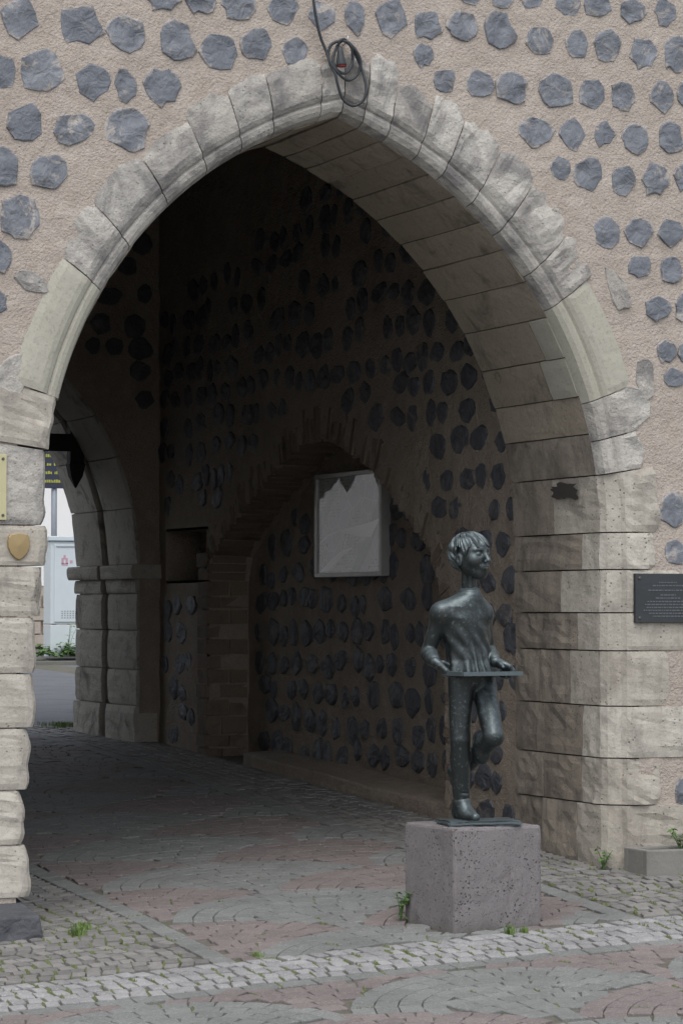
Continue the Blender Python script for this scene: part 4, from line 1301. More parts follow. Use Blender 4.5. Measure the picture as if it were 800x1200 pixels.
# ---- hair: cap with combed locks and a fringe
Hh = SDF(hc-0.16, hc+0.17, 0.0034)
def hair(X, Y, Z):
    P = np.stack([X, Y, Z], -1)-hc
    l = P@LH; f = P@FH; z = P@UH
    crown = np.stack([l, f+0.03, z-0.02], -1)
    a = np.arctan2(l, f+0.02)
    el = np.arctan2(z-0.0, np.hypot(l, f+0.03))
    lock = 0.013*np.abs(np.sin(5.5*a+3.5*el+1.6*np.sin(2.7*a)+0.8*np.sin(6*el))) + 0.005*np.abs(np.sin(16*a+6*el+2*np.sin(5*a)))
    r = np.array([0.096, 0.108, 0.1])
    q = np.linalg.norm(np.stack([l, f+0.012, z-0.028], -1)/r, axis=-1)
    d = (q-1)*0.1 - lock + 0.004
    # hairline: low at the nape, round the ears, fringe over the brow
    t = np.clip((f+0.03)/0.10, 0, 1)
    line = -0.085*(1-t)**1.5 + 0.046*t + 0.012*np.sin(9*a+0.7)*t + 0.006*np.sin(21*a)
    side = np.clip(1.6*(1-np.abs(f+0.008)/0.042), 0, 1)
    line = line + side*np.clip(np.abs(l)/0.075, 0, 1)*0.085
    cut = (line - z)*0.8
    return np.maximum(d, cut)
Hh.field(hair, hc-0.16, hc+0.17, 0.0)
Hh.build('hair', M['bronze'], statue)

# ---- jumper: trunk with flaring hem, sleeves to the wrist, folds
J = SDF((-0.33, -0.28, 0.74), (0.3, 0.3, 1.26), 0.0046)
zs_ = np.array([0.76, 0.80, 0.86, 0.93, 1.00, 1.08, 1.14, 1.175, 1.2, 1.215])
wa = np.array([0.145, 0.138, 0.125, 0.124, 0.133, 0.140, 0.130, 0.1, 0.068, 0.048])
wb = np.array([0.118, 0.110, 0.095, 0.090, 0.096, 0.100, 0.090, 0.078, 0.064, 0.05])
cu = np.array([551, 551, 550, 548, 545, 542, 542, 545, 548, 549.5])
def trunk(X, Y, Z):
    a = np.interp(Z, zs_, wa); b = np.interp(Z, zs_, wb); c = (np.interp(Z, zs_, cu)-552)/223.0
    dx = X-c; dy = Y-0.005
    l = dx*LB[0]+dy*LB[1]; f = dx*FB[0]+dy*FB[1]
    th = np.arctan2(l, f)
    q = np.sqrt((l/a)**2+(f/b)**2)
    low = np.clip((0.95-Z)/0.17, 0, 1)
    fold = 0.010*low*np.sin(13*th+6*Z+1.5*np.sin(3*th)) + 0.004*np.sin(9*th+40*Z)*np.clip(1-np.abs(Z-0.95)/0.12, 0, 1)
    fold = fold + 0.0012*np.sin(60*X+30*Z)*np.sin(45*Z-25*X)
    d = (q-1)*np.minimum(a, b)-fold
    return np.maximum(d, np.maximum(0.775-Z, Z-1.222))
J.field(trunk, (-0.33, -0.28, 0.74), (0.3, 0.3, 1.26), 0.0)
shr2 = np.array(sh_r); shl2 = np.array(sh_l)
for (s0, e0, w0) in ((sh_r, el_r, wr_r), (sh_l, el_l, wr_l)):
    s0, e0, w0 = np.array(s0), np.array(e0), np.array(w0)
    J.ell(s0, (0.047, 0.047, 0.046), RB, 0.06); J.cone(nb_-UPV*0.035, s0, 0.044, 0.042, 0.05)
    J.cone(s0, e0, 0.045, 0.039, 0.02)
    # bunched sleeve
    for q in range(7):
        c0 = e0+(w0-e0)*(0.02+0.135*q)
        r0 = 0.0405-0.0014*q + (0.004 if q % 2 else -0.002)
        J.ell(c0 + np.array([0.003*(-1)**q, 0, 0.002*(-1)**q]), (r0, r0*1.1, r0), None, 0.008)
J.cone(nb_+UPV*0.004-FB*0.008, nb_-UPV*0.004+FB*0.014, 0.054, 0.055, 0.016)   # collar
J.cone(nb_+UPV*0.075, nb_+UPV*0.14, 0.05, 0.05, 0.006, 'sub')
J.build('jumper', M['bronze'], statue)

# ---- trousers
Tr = SDF((-0.22, -0.26, 0.06), (0.26, 0.26, 0.86), 0.0046)
Tr.ell(P3(552, 793, 0.0), (0.115, 0.084, 0.085), RB, 0.0)
for n_, (a_, b_, c_) in enumerate(((hip_r, knee_r, ank_r), (hip_l, knee_l, ank_l))):
    a_, b_, c_ = np.array(a_), np.array(b_), np.array(c_)
    Tr.cone(a_, b_, 0.069, 0.053, 0.02)
    Tr.cone(b_, c_+(b_-c_)*0.02, 0.053, 0.044, 0.004 if n_ == 0 else 0.012)
    Tr.ell(b_+(c_-b_)*0.3-FB*0.012, (0.05, 0.052, 0.09), RB, 0.012)
    for q in range(1):      # crease at the hem
        w_ = c_+(b_-c_)*(0.12+0.06*q)
        Tr.cone(w_+LB*0.05+FB*0.043, w_-LB*0.05+FB*0.043+UPV*0.012, 0.003, 0.003, 0.01, 'sub')
Tr.build('trousers', M['bronze'], statue)

# ---- shoes
def shoe(name, ankle, heel, toe, up):
    a, h_, t = np.array(ankle), np.array(heel), np.array(toe)
    lo = np.minimum(np.minimum(a, h_), t)-0.08; hi = np.maximum(np.maximum(a, h_), t)+0.08
    lo[2] = max(lo[2], 0.012) if name == 'shoe' and up is None else lo[2]
    S_ = SDF(lo, hi, 0.0042)
    S_.cone(a, h_+(a-h_)*0.3, 0.039, 0.041, 0.0)
    S_.cone(h_, h_+(t-h_)*0.4, 0.032, 0.035, 0.02)
    S_.cone(h_+(t-h_)*0.4, t, 0.036, 0.024, 0.02)
    S_.cone(a, h_+(t-h_)*0.6, 0.04, 0.034, 0.03)
    return S_.build('shoe', M['bronze'], statue)
ft = np.array([0.50, -0.86, 0])
ar = np.array(ank_r)
shoe('shoe', ar+UPV*0.0, np.array([ar[0], ar[1], 0.054])-ft*0.03, np.array([ar[0], ar[1], 0.042])+ft*0.135, None)
al = np.array(ank_l)
shoe('shoe', al, al+np.array([-0.032, 0.03, 0.0]), al+np.array([0.012, 0.085, -0.105]), 1)

# ---- tray and bronze base plate
mb = MB()
def slab(mb, c, A, Bv, ha, hb, z0, z1):
    b = len(mb.V); c = Vector(c); A = Vector(A); Bv = Vector(Bv)
    for z in (z0, z1):
        for (i, j) in ((-1, -1), (1, -1), (1, 1), (-1, 1)): mb.V.append(tuple(c+A*ha*i+Bv*hb*j+Vector((0, 0, z))))
    mb.F += [(b, b+3, b+2, b+1), (b+4, b+5, b+6, b+7)] + [(b+k, b+(k+1) % 4, b+4+(k+1) % 4, b+4+k) for k in range(4)]
    mb.M += [0]*6
tc = (tray_c[0], tray_c[1], 0)
Lv, Fv = LB, -FB
slab(mb, tc, Lv, Fv, 0.175, 0.112, TRAY_Z-0.008, TRAY_Z+0.0)
tray = mb.build('tray', M['bronze'], statue)
for (A_, off, ha, hb) in ((1, 0.112, 0.178, 0.006), (-1, 0.112, 0.178, 0.006)):
    mb = MB(); c = Vector(tc)+Vector(Fv)*off*A_; slab(mb, c, Lv, Fv, ha, hb, TRAY_Z-0.011, TRAY_Z+0.010); mb.build('tray_rim', M['bronze'], tray)
for A_ in (1, -1):
    mb = MB(); c = Vector(tc)+Vector(Lv)*0.178*A_; slab(mb, c, Lv, Fv, 0.006, 0.1055, TRAY_Z-0.011, TRAY_Z+0.010); mb.build('tray_rim', M['bronze'], tray)
import bmesh
bm = bmesh.new()
bmesh.ops.create_cube(bm, size=1.0)
pl = [P3(507, 965, 0.0)]
for v in bm.verts:
    v.co = Vector((v.co.x*0.40+0.035, v.co.y*0.26-0.045, 0.001+(v.co.z+0.5)*0.026))
bmesh.ops.rotate(bm, verts=bm.verts[:], cent=(0.03, -0.04, 0), matrix=Matrix.Rotation(math.radians(14), 3, 'Z'))
bmesh.ops.bevel(bm, geom=bm.edges[:], offset=0.008, segments=2, affect='EDGES')
bmesh.ops.subdivide_edges(bm, edges=[e for e in bm.edges if e.calc_length() > 0.05], cuts=6, use_grid_fill=True)
for v in bm.verts:
    if v.co.z > 0.006:
        v.co += Vector((0.006*nz(v.co.x, v.co.y, 0, 25), 0.006*nz(v.co.x, v.co.y, 4, 25), 0.006*nz(v.co.x, v.co.y, 8, 18)))
me = bpy.data.meshes.new('base_plate'); bm.to_mesh(me); bm.free(); me.materials.append(M['bronze'])
obj('base_plate', me, statue)
# ------------------------------------------------------------------ notice board in the niche
M['alu'] = plain('dull grey aluminium', (0.42, 0.41, 0.4), 0.45, 0.4, bump=0.05)
def mat_map():
    m, nt, b = new_mat('printed town map'); T = NT(nt); p = T.objc()
    n = T.noise(p, 2.0, 2, 0.4)
    c = T.mix(T.ramp(n, [(0.45, 0), (0.5, 1)]), (0.46, 0.45, 0.5), (0.42, 0.46, 0.4))
    st = T.ramp(T.voro(p, 7.0, 'DISTANCE_TO_EDGE'), [(0.015, 1), (0.03, 0)])
    c = T.mix(st, c, (0.62, 0.61, 0.62))
    rv = T.N.new('ShaderNodeTexWave'); rv.inputs['Scale'].default_value = 0.7; rv.inputs['Distortion'].default_value = 2.5; rv.bands_direction = 'DIAGONAL'
    T.L.new(p, rv.inputs['Vector'])
    c = T.mix(T.math('MULTIPLY', T.ramp(rv.outputs['Fac'], [(0.9, 0), (0.94, 1)]), 0.6), c, (0.25, 0.26, 0.28))
    vd = T.voro(p, 6.0)
    c = T.mix(T.ramp(vd, [(0.1, 1), (0.14, 0)]), c, (0.33, 0.09, 0.09))
    z = T.axis(p, 2)
    ln = T.math('FRACT', T.math('MULTIPLY', z, 42.0))
    tx = T.math('MULTIPLY', T.ramp(ln, [(0.55, 0), (0.65, 1)]), T.ramp(T.noise(T.stretch(p, (1, 22, 40)), 1.0, 2), [(0.5, 0), (0.56, 1)]))
    tx = T.math('MULTIPLY', tx, T.ramp(T.noise(p, 3.1, 1), [(0.5, 0), (0.52, 1)]))
    c = T.mix(T.math('MULTIPLY', tx, 0.6), c, (0.15, 0.15, 0.17))
    nt.links.new(c, b.inputs['Base Color']); b.inputs['Roughness'].default_value = 0.6
    return m
def mat_pane():
    m, nt, b = new_mat('glass pane'); T = NT(nt)
    nt.nodes.remove(b)
    out = nt.nodes['Material Output']
    tr = nt.nodes.new('ShaderNodeBsdfTransparent'); gl = nt.nodes.new('ShaderNodeBsdfGlossy'); gl.inputs['Roughness'].default_value = 0.015
    fr = nt.nodes.new('ShaderNodeFresnel'); fr.inputs['IOR'].default_value = 1.52
    mx = nt.nodes.new('ShaderNodeMixShader')
    k = T.math('MULTIPLY', fr.outputs[0], 0.12, True)
    nt.links.new(k, mx.inputs[0]); nt.links.new(tr.outputs[0], mx.inputs[1]); nt.links.new(gl.outputs[0], mx.inputs[2]); nt.links.new(mx.outputs[0], out.inputs['Surface'])
    return m
board = tag(empty('notice_board', (2.085, 4.87, 2.11)), 'glazed town map board in grey metal frame hung inside the niche', 'notice board')
by, bzh, bd = 0.65, 0.385, 0.07
mb = MB(); mb.quad_box(-bd+0.02, 0.0, -by+0.01, by-0.01, -bzh+0.01, bzh-0.01); mb.build('back_panel', M['alu'], board)
mb = MB()
mb.quad_box(-bd+0.012, -bd+0.018, -by+0.05, by-0.05, -bzh+0.035, bzh-0.035); sheet_ = mb.build('map_sheet', mat_map(), board)
def strip(pts, ws):       # reflection streaks of the glass, painted as pale strips on the map
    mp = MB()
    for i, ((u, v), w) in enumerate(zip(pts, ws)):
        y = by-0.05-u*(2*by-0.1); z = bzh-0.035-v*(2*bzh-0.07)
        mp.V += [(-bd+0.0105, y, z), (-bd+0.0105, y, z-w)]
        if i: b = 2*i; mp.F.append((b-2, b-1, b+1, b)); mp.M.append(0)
    return mp.build('map_glare', M['glare_white'], sheet_)
M['glare_white'] = plain('pale painted reflection', (0.8, 0.8, 0.8), 0.6, var=0.05)
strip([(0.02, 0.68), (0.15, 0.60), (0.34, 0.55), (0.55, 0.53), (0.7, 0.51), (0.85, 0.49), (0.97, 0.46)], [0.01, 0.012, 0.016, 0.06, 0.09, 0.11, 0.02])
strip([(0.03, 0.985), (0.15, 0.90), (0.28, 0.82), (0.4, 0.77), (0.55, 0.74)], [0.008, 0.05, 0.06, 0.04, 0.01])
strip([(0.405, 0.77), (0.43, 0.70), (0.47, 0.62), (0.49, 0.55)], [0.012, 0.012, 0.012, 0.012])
for nm, y0, y1, z0, z1 in (('frame_bar', -by, by, bzh-0.032, bzh), ('frame_bar', -by, by, -bzh, -bzh+0.032), ('frame_bar', -by, -by+0.045, -bzh+0.032, bzh-0.032), ('frame_bar', by-0.045, by, -bzh+0.032, bzh-0.032)):
    mb = MB(); mb.quad_box(-bd-0.006, -0.001, y0, y1, z0, z1, bev=0.004); mb.build(nm, M['alu'], board)
mb = MB(); mb.quad_box(-bd+0.003, -bd+0.007, -by+0.045, by-0.045, -bzh+0.032, bzh-0.032); mb.build('glass_pane', mat_pane(), board)

# ------------------------------------------------------------------ things fixed to the front
M['dark_plaque'] = plain('dark patinated bronze plate', (0.05, 0.055, 0.06), 0.5, 0.4, bump=0.1, bscale=50, var=0.25)
M['plaque_text'] = plain('worn raised lettering', (0.13, 0.14, 0.15), 0.5, 0.4)
M['brass'] = plain('dull brass', (0.36, 0.27, 0.14), 0.45, 0.6, var=0.08)
M['pale_brass'] = plain('pale yellow enamel', (0.48, 0.45, 0.27), 0.5, 0.1, var=0.08)
M['screw'] = plain('steel screw', (0.12, 0.11, 0.1), 0.5, 0.7)
pq = tag(empty('memorial_plaque', (2.02, -0.03, 1.555)), 'dark metal plaque with small lettering screwed to the right jamb', 'plaque')
mb = MB(); mb.quad_box(-0.21, 0.21, -0.014, 0.02, -0.142, 0.142, bev=0.003); plate = mb.build('plate', M['dark_plaque'], pq)
mb = MB()
rp = random.Random(3)
for z, half in ((0.09, 0.06), (0.072, 0.1), (0.045, 0.13), (0.018, 0.05), (0.0, 0.08), (-0.02, 0.135), (-0.037, 0.15), (-0.054, 0.14), (-0.071, 0.16), (-0.088, 0.125), (-0.105, 0.1)):
    x = -half
    while x < half:
        w = rp.uniform(0.006, 0.024)
        mb.quad_box(x, min(x+w, half), -0.0158, -0.0138, z-0.0035, z+0.0035); x += w+0.005
tag(mb.build('lettering', M['plaque_text'], plate), kind='stuff')
def screw(parent, x, z, y=-0.014, r=0.009):
    mb = MB(); mb.tube([(x, y+0.004, z), (x, y-0.004, z), (x, y-0.006, z)], [r, r, r*0.6], 10); mb.build('screw', M['screw'], parent)
for x in (-0.185, 0.185):
    for z in (-0.115, 0.115): screw(pq, x, z)
sg = tag(empty('brass_sign', (-2.115, -0.03, 2.14)), 'pale yellow metal sign with screwed corners at the left edge', 'sign')
mb = MB(); mb.quad_box(-0.185, 0.185, -0.008, 0.02, -0.175, 0.175, bev=0.002); mb.build('plate', M['pale_brass'], sg)
for x in (-0.165, 0.165):
    for z in (-0.15, 0.15): screw(sg, x, z, -0.008, 0.008)
shp = [(0, -0.078), (0.022, -0.066), (0.045, -0.042), (0.058, -0.012), (0.06, 0.02), (0.055, 0.045), (0.045, 0.058), (0.02, 0.062), (0, 0.064), (-0.02, 0.062), (-0.045, 0.058), (-0.055, 0.045), (-0.06, 0.02), (-0.058, -0.012), (-0.045, -0.042), (-0.022, -0.066)]
V = []; n = len(shp)
for y, s_ in ((0.02, 1.0), (-0.004, 1.0), (-0.008, 0.94)):
    V += [(x*s_, y, z*s_) for x, z in shp]
V.append((0, -0.012, 0))
F = [(p*n+k, p*n+(k+1) % n, (p+1)*n+(k+1) % n, (p+1)*n+k) for p in (0, 1) for k in range(n)] + [(2*n+k, 2*n+(k+1) % n, 3*n) for k in range(n)]
tag(obj('brass_shield', mesh('brass_shield', V, F, M['brass']), None, (-1.86, -0.03, 1.83)), 'small plain brass shield badge on the left jamb', 'badge')

# cable coil over the keystone
M['rubber'] = plain('dark grey rubber cable', (0.035, 0.04, 0.045), 0.5, var=0.1)
M['red_plastic'] = plain('red plastic', (0.25, 0.02, 0.02), 0.4)
CB = [[(-0.205, 5.0), (-0.196, 4.875), (-0.177, 4.769), (-0.146, 4.671), (-0.112, 4.595), (-0.089, 4.525), (-0.054, 4.477), (-0.012, 4.445), (0.035, 4.44), (0.08, 4.48), (0.09, 4.54), (0.062, 4.60), (0.011, 4.65), (-0.03, 4.645), (-0.07, 4.56), (-0.062, 4.498), (-0.02, 4.471), (0.019, 4.489), (0.046, 4.541), (0.046, 4.577), (0.03, 4.626), (-0.012, 4.652),
       (-0.074, 4.637), (-0.097, 4.581), (-0.085, 4.511), (-0.062, 4.46), (-0.051, 4.413), (-0.012, 4.329), (0.05, 4.298), (0.1, 4.322), (0.119, 4.366), (0.119, 4.431), (0.1, 4.509), (0.065, 4.585), (0.011, 4.652), (-0.025, 4.66), (-0.04, 4.64), (-0.039, 4.612)]]
coil = tag(empty('coiled_cable', (0, -0.045, 4.5)), 'dark cable coiled on a hook above the keystone', 'cable')
pts = [(x, -0.012 - 0.012*math.sin(i*1.3), z-4.5) for i, (x, z) in enumerate(CB[0])]
mb = MB(); mb.tube(spline(pts, 5), 0.0085, 8); mb.build('cord', M['rubber'], coil, True)
mb = MB(); mb.tube([(-0.039, -0.03, 0.118), (-0.038, -0.03, 0.09), (-0.036, -0.032, 0.06), (-0.034, -0.034, 0.02), (-0.033, -0.034, 0.012)], [0.011, 0.017, 0.021, 0.029, 0.029], 14); pg = mb.build('plug', M['rubber'], coil, True)
mb = MB(); mb.tube([(-0.033, -0.034, 0.013), (-0.033, -0.034, 0.004), (-0.033, -0.034, 0.003)], [0.027, 0.027, 0.014], 14); mb.build('plug_ring', M['red_plastic'], pg, True)
mb = MB(); mb.tube([(0.0, 0.06, 0.0), (0.0, -0.05, 0.0), (0.0, -0.065, 0.012), (0.0, -0.066, 0.035)], 0.006, 8)
tag(mb.build('wall_hook', M['alu'], None, True, (0.008, -0.01, 4.645)), 'small pale metal hook holding the coiled cable', 'hook')

# ------------------------------------------------------------------ trough by the right jamb
M['concrete'] = plain('stained grey concrete', (0.2, 0.195, 0.18), 0.9, bump=0.5, bscale=30, var=0.35)
M['soil'] = plain('dark soil', (0.05, 0.04, 0.03), 0.95, bump=0.8, bscale=40)
tr_ = tag(empty('stone_trough', (2.16, -0.16, -0.06)), 'low grey concrete planting trough against the right jamb', 'trough')
mb = MB()
for (x0, x1, y0, y1) in ((-0.43, 0.6, -0.16, -0.11), (-0.43, 0.6, 0.07, 0.12), (-0.43, -0.38, -0.11, 0.07), (0.55, 0.6, -0.11, 0.07)):
    mb.quad_box(x0, x1, y0, y1, -0.06, 0.185, bev=0.008)
mb.build('basin', M['concrete'], tr_)
mb = MB(); mb.quad_box(-0.379, 0.549, -0.109, 0.069, -0.05, 0.15); mb.build('soil_bed', M['soil'], tr_)

# ------------------------------------------------------------------ weeds
def mat_leaf(name, a, b_):
    m, nt, b = new_mat(name); T = NT(nt)
    c = T.mix(T.noise(T.pos(), 30.0, 2), a, b_)
    nt.links.new(c, b.inputs['Base Color']); b.inputs['Roughness'].default_value = 0.6
    b.inputs['Subsurface Weight'].default_value = 0.0
    return m
M['leaf'] = mat_leaf('weed leaf', (0.05, 0.12, 0.03), (0.11, 0.2, 0.05))
M['grass'] = mat_leaf('grass blade', (0.08, 0.14, 0.03), (0.16, 0.23, 0.06))
M['moss'] = mat_leaf('joint moss', (0.065, 0.09, 0.03), (0.125, 0.145, 0.05))
M['petal'] = plain('yellow petals', (0.6, 0.5, 0.05), 0.6)
def leaf(mb, base, dirv, ln, wd, m=0):
    d = Vector(dirv).normalized(); s_ = d.cross(Vector((0, 0, 1)))
    if s_.length < 1e-3: s_ = Vector((1, 0, 0))
    s_.normalize(); n_ = s_.cross(d)
    b = len(mb.V); B_ = Vector(base)
    dr = Vector((0, 0, -ln*0.25))
    pts = [B_, B_+d*ln*0.35+s_*wd*0.5+n_*wd*0.15, B_+d*ln*0.35-s_*wd*0.5+n_*wd*0.15, B_+d*ln*0.7+s_*wd*0.42+dr*0.5, B_+d*ln*0.7-s_*wd*0.42+dr*0.5, B_+d*ln+dr, B_+d*ln*0.5]
    mb.V += [tuple(p) for p in pts]
    mb.F += [(b, b+1, b+6), (b, b+6, b+2), (b+1, b+3, b+6), (b+6, b+4, b+2), (b+3, b+5, b+6), (b+5, b+4, b+6)]
    mb.M += [m]*6
def weed(x, y, z, h, spread, n, label, leafsize=0.035, flowers=0, mat='leaf', name='weed', stems=4):
    t = tag(empty(name, (x, y, z)), label, 'weed', 'weeds growing out of the joints')
    ms, ml = MB(), MB()
    r = random.Random(int((x*31+y*17+h*100)*1000))
    tips = []
    for k in range(stems):
        a = r.uniform(0, 6.28); e = Vector((math.cos(a)*spread*r.uniform(0.3, 1), math.sin(a)*spread*r.uniform(0.3, 1), h*r.uniform(0.55, 1)))
        p1 = e*0.5+Vector((0, 0, h*0.12))
        P_ = spline([(0, 0, 0), p1, e], 4)
        ms.tube(P_, [0.0035*(1-i/len(P_)*0.6) for i in range(len(P_))], 5)
        tips.append(e)
        for q in range(max(2, n//stems)):
            u = r.uniform(0.15, 1.0)
            p = P_[min(len(P_)-1, int(u*len(P_)))]
            b_ = r.uniform(0, 6.28)
            leaf(ml, p, (math.cos(b_), math.sin(b_), r.uniform(-0.1, 0.7)), leafsize*r.uniform(0.7, 1.4), leafsize*r.uniform(0.4, 0.65))
    ms.build('stem', M['leaf'], t); ml.build('foliage', M[mat], t)
    for k in range(flowers):
        mf = MB(); e = tips[k % len(tips)]
        for q in range(7):
            w = q*0.9; leaf(mf, e, (math.cos(w), math.sin(w), 0.5), 0.035, 0.025)
        mf.build('flower', M['petal'], t)
    return t
def grass_tuft(x, y, h, spread, n, label, zoff=0.0):
    z = gz(x, y)+zoff
    t = MB(); r = random.Random(int((x*13+y*7)*999))
    for k in range(n):
        a = r.uniform(0, 6.28); q = r.uniform(0, spread); bx, by_ = q*math.cos(a), q*math.sin(a)
        hh = h*r.uniform(0.5, 1); lx, ly = r.uniform(-0.5, 0.5)*hh, r.uniform(-0.5, 0.5)*hh; w = 0.003
        b = len(t.V); c, s_ = math.cos(a+1), math.sin(a+1)
        t.V += [(bx-w*c, by_-w*s_, -0.01), (bx+w*c, by_+w*s_, -0.01), (bx+lx*0.4+w*c*0.8, by_+ly*0.4+w*s_*0.8, hh*0.6), (bx+lx*0.4-w*c*0.8, by_+ly*0.4-w*s_*0.8, hh*0.6), (bx+lx, by_+ly, hh)]
        t.F += [(b, b+1, b+2, b+3), (b+3, b+2, b+4)]; t.M += [0, 0]
    o = t.build('grass_tuft', M['grass'], None, False, (x, y, z))
    return tag(o, label, 'grass', 'small grass tufts in the paving')
blp = PFC + pdy*PS
weed(blp.x-0.035, blp.y-0.04, gz(blp.x, blp.y)-0.0, 0.15, 0.06, 46, 'green leafy weed at the left foot of the stone cube', 0.04, stems=6)
weed(1.63, 0.02, gz(1.63, 0)-0.0, 0.13, 0.06, 34, 'green weed at the foot of the right jamb', 0.038, stems=5)
weed(2.05, -0.14, 0.085, 0.16, 0.09, 60, 'green weed sprouting from the concrete trough', 0.04, stems=7)
weed(2.3, -0.14, 0.085, 0.14, 0.09, 40, 'small green weed further along the concrete trough', 0.04, stems=6)
grass_tuft(0.34, -1.46, 0.06, 0.03, 60, 'grass tuft in the cobbled band before the stone cube')
grass_tuft(0.42, -1.47, 0.04, 0.03, 40, 'second smaller grass tuft in the cobbles before the stone cube')
grass_tuft(-1.63, -0.36, 0.06, 0.05, 90, 'grass tuft beside the dark guard stone')
grass_tuft(-1.55, -0.2, 0.05, 0.07, 80, 'yellowish grass patch behind the guard stone corner')
grass_tuft(-1.0, -1.36, 0.03, 0.04, 40, 'low grass tuft between pale cobbles and red pavers')
# moss in the joints
mo = MB()
r = random.Random(11)
cand = [p for p in pieces if p[2] < 0.6 and (p[0] in ('cobble', 'sett') or (p[0] in ('grey', 'red')))]
for p in cand:
    kind, x, y, a, l, w = p
    pr = {'cobble': 0.5, 'sett': 0.55, 'grey': 0.10, 'red': 0.06}[kind]
    cl = noise.noise(Vector((x*1.7, y*1.7, 4)))
    if r.random() > pr*(0.55+1.5*max(0, cl+0.15)): continue
    sgn = r.choice((-1, 1))
    ex, ey = x+math.cos(a)*(l/2+0.005)*sgn, y+math.sin(a)*(l/2+0.005)*sgn
    ux, uy = -math.sin(a), math.cos(a)
    for q in range(r.randint(4, 9)):
        t = r.uniform(-0.5, 0.5)*w*0.9
        bx, by_ = ex+ux*t, ey+uy*t; h = r.uniform(0.006, 0.016); z = gz(bx, by_)-0.008; s_ = r.uniform(0.007, 0.013)
        b = len(mo.V); w0 = r.uniform(0, 6.28)
        for k in range(4):
            ww = w0+k*1.5708; mo.V.append((bx+s_*math.cos(ww), by_+s_*math.sin(ww), z))
        mo.V.append((bx+r.uniform(-0.004, 0.004), by_+r.uniform(-0.004, 0.004), z+h+0.005))
        mo.F += [(b+k, b+(k+1) % 4, b+4) for k in range(4)]; mo.M += [0]*4
tag(mo.build('moss', M['moss']), 'yellow green moss in the paving joints', 'moss', kind='stuff')

# ------------------------------------------------------------------ the street beyond
M['cab'] = plain('pale blue grey cabinet paint', (0.56, 0.62, 0.65), 0.5, bump=0.05, var=0.05)
M['cab_edge'] = plain('cabinet seam', (0.3, 0.33, 0.35), 0.6)
M['pink'] = plain('pink spray mark', (0.5, 0.3, 0.37), 0.6)
CY = 24.2
cz_ = gz(6, CY)+0.08
cb = tag(empty('utility_cabinet', (6.05, CY, cz_)), 'pale grey utility cabinet standing across the road beyond the gate', 'cabinet')
cw, cd, ch = 0.58, 0.35, 1.64
mb = MB(); mb.quad_box(-cw, cw, 0, cd, 0.0, 0.44, bev=0.008); mb.build('base', M['cab'], cb)
mb = MB(); mb.quad_box(-cw, cw, 0.004, cd, 0.452, ch-0.05, bev=0.008); mb.build('body', M['cab'], cb)
mb = MB(); mb.quad_box(-cw-0.03, cw+0.03, -0.03, cd+0.03, ch-0.045, ch+0.02, bev=0.012); mb.build('roof', M['cab'], cb)
mb = MB(); mb.quad_box(-cw+0.05, cw-0.05, -0.012, 0.002, 0.48, ch-0.09, bev=0.004); dr_ = mb.build('door', M['cab'], cb)
mb = MB(); mb.quad_box(-0.02, 0.02, -0.04, -0.013, 0.95, 1.12, bev=0.005); h_ = mb.build('handle', M['cab_edge'], dr_)
mb = MB(); mb.quad_box(-cw+0.07, cw-0.07, -0.02, -0.013, ch-0.13, ch-0.115); mb.build('vent', M['cab_edge'], dr_)
mb = MB()
for i in range(9):
    for j in range(4): mb.quad_box(-0.43+i*0.04, -0.41+i*0.04, -0.016, -0.0125, 0.53+j*0.03, 0.545+j*0.03)
tag(mb.build('vent_grille', M['cab_edge'], dr_), kind='stuff')
mb = MB()
for (x0, x1, z0, z1) in ((-0.43, -0.40, 1.28, 1.36), (-0.40, -0.37, 1.34, 1.4), (-0.37, -0.34, 1.28, 1.36), (-0.43, -0.34, 1.26, 1.29), (-0.31, -0.27, 1.29, 1.33)):
    mb.quad_box(x0, x1, -0.0155, -0.0125, z0, z1)
mb.build('spray_mark', M['pink'], dr_)
# sign post
M['galv'] = plain('galvanised steel', (0.3, 0.33, 0.37), 0.5, 0.5)
M['sign_blue'] = plain('dark blue sign face', (0.03, 0.035, 0.06), 0.5)
M['sign_yellow'] = plain('yellow lettering', (0.34, 0.35, 0.06), 0.6)
SY = 25.3
d_ = Vector((math.sin(YAW), math.cos(YAW), 0)); c_ = Vector((math.cos(YAW), -math.sin(YAW), 0))
def street_pt(u, y):     # x on the sight line through a chosen direction at depth y (used once, then fixed in place)
    k = (u-400)/3500.0
    dv = d_ + c_*k
    t = (y-cam.location.y)/dv.y
    return cam.location.x + dv.x*t
sx = street_pt(63.5, SY)
sp_ = tag(empty('sign_post', (sx, SY, gz(sx, SY)+0.1)), 'grey steel post with a dark blue sign lettered in yellow behind the cabinet', 'sign')
mb = MB(); mb.tube([(0, 0, -0.1), (0, 0, 3.7)], 0.042, 12); mb.build('post', M['galv'], sp_, True)
mb = MB(); mb.quad_box(-0.35, 0.17, -0.07, -0.045, 2.32, 2.86, bev=0.006); sgn_ = mb.build('sign_panel', M['sign_blue'], sp_)
for j, z in enumerate((2.76, 2.64, 2.52, 2.40)):
    mb = MB(); x = -0.30
    rr = random.Random(j)
    while x < 0.13:
        w = rr.uniform(0.014, 0.03); hh_ = rr.uniform(0.03, 0.045); mb.quad_box(x, min(x+w, 0.14), -0.0745, -0.0715, z, z+hh_); x += w + (0.04 if rr.random() < 0.15 else 0.008)
    tag(mb.build('lettering', M['sign_yellow'], sgn_), kind='stuff')
mb = MB(); mb.quad_box(-0.06, 0.06, -0.045, 0.05, 2.5, 2.56); mb.build('bracket', M['galv'], sp_)
M['panel_grey'] = plain('grey panel', (0.3, 0.28, 0.26), 0.7)
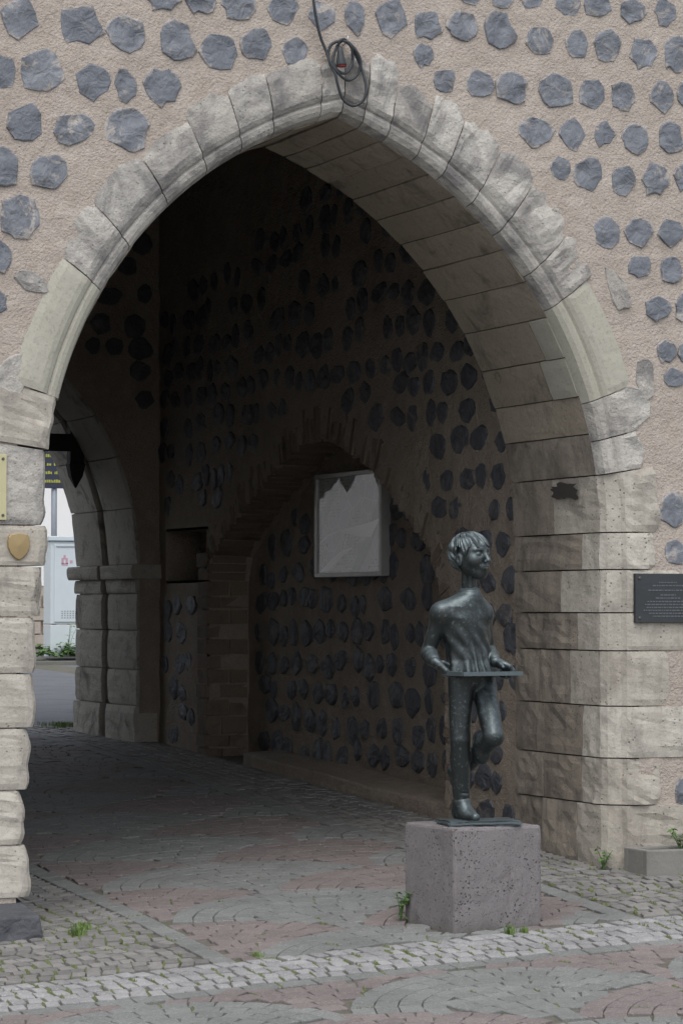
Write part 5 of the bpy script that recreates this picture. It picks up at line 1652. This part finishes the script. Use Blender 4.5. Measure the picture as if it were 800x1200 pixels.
mb = MB(); mb.quad_box(-0.3, 0.13, -0.07, 0.1, 3.1, 3.5, bev=0.006); mb.build('upper_panel', M['panel_grey'], sp_)  # guessed grey panel, added for an unidentified pale block; no lamp
# white house with a stone base
M['render'] = plain('white house render', (0.82, 0.82, 0.81), 0.9, bump=0.2, bscale=30, var=0.02)
M['clad'] = plain('beige base stone', (0.4, 0.35, 0.3), 0.9, bump=0.5, bscale=20, var=0.25)
M['glass_dark'] = plain('dark window glass', (0.03, 0.035, 0.04), 0.1, spec=0.8)
M['roof_slate'] = plain('slate roof', (0.07, 0.075, 0.085), 0.7, bump=0.3)
HY = 28.2
hz_ = gz(6, HY)+0.1
hs_ = tag(empty('white_house', (6, HY, hz_)), 'white rendered house with beige stone base across the road', 'house')
mb = MB(); mb.quad_box(-16, 12, 0.0, 8, 0.95, 4.2); mb.build('wall', M['render'], hs_)
mb = MB(); mb.quad_box(-16.03, 12.03, -0.04, 8, -0.3, 0.94); bs = mb.build('base_wall', M['clad'], hs_)
mb = MB(); mb.quad_box(-16.5, 12.5, -0.5, 8.5, 4.2, 4.35)
b = len(mb.V); mb.V += [(-16.5, -0.5, 4.36), (12.5, -0.5, 4.36), (12.5, 8.5, 4.36), (-16.5, 8.5, 4.36), (-16.5, 4, 6.3), (12.5, 4, 6.3)]
mb.F += [(b, b+1, b+5, b+4), (b+2, b+3, b+4, b+5), (b+1, b+2, b+5), (b+3, b, b+4)]; mb.M += [0]*4
mb.build('roof', M['roof_slate'], hs_)
for x in (-11, -8, -5, 4, 7.5):
    for z in (1.9,):
        mb = MB(); mb.quad_box(x-0.55, x+0.55, -0.03, 0.01, z, z+1.4); w_ = mb.build('window', M['render'], hs_)
        mb = MB(); mb.quad_box(x-0.47, x+0.47, -0.036, -0.031, z+0.08, z+1.32); mb.build('pane', M['glass_dark'], w_)
cl_me = block_mesh('base_stone', [(-0.5, -0.5, -0.5), (0.5, -0.5, -0.5), (0.5, 0.5, -0.5), (-0.5, 0.5, -0.5), (-0.5, -0.5, 0.5), (0.5, -0.5, 0.5), (0.5, 0.5, 0.5), (-0.5, 0.5, 0.5)], M['clad'], 0, 0.0)
for j in range(4):
    for i in range(10):
        obj('base_stone', cl_me, bs, (-1.6+0.42*i+(0.2 if j % 2 else 0), -0.06, 0.12+0.2*j), (0, 0, 0), (0.38, 0.06, 0.18))
# weeds along the far kerb
for i in range(9):
    u = 44 + i*7.5
    y = CY-0.18 + 0.1*((i*7) % 3)
    x = street_pt(u, y)
    pl_ = ['at the left end of the far kerb', 'in the gap left of the cabinet', 'beside the cabinet corner', 'under the cabinet door', 'under the middle of the cabinet', 'with a yellow flower before the cabinet', 'right of the flowering one', 'near the far jamb', 'half behind the far jamb'][i]
    weed(x, y, gz(x, y)+0.09, 0.07+0.06*((i*5) % 3), 0.14, 40, 'small green weed '+pl_, 0.09, 2 if i in (5,) else 0, stems=6)
weed(street_pt(80, 23.9), 23.9, gz(6, 24)+0.09, 0.5, 0.12, 16, 'tall thin weed with yellow flowers before the cabinet', 0.07, 3, stems=4)
grass_tuft(street_pt(72, 10.75), 10.75, 0.06, 0.28, 300, 'grass patch at the road edge beyond the gate')
grass_tuft(street_pt(90, 10.7), 10.7, 0.05, 0.2, 200, 'smaller grass patch near the far jamb foot')
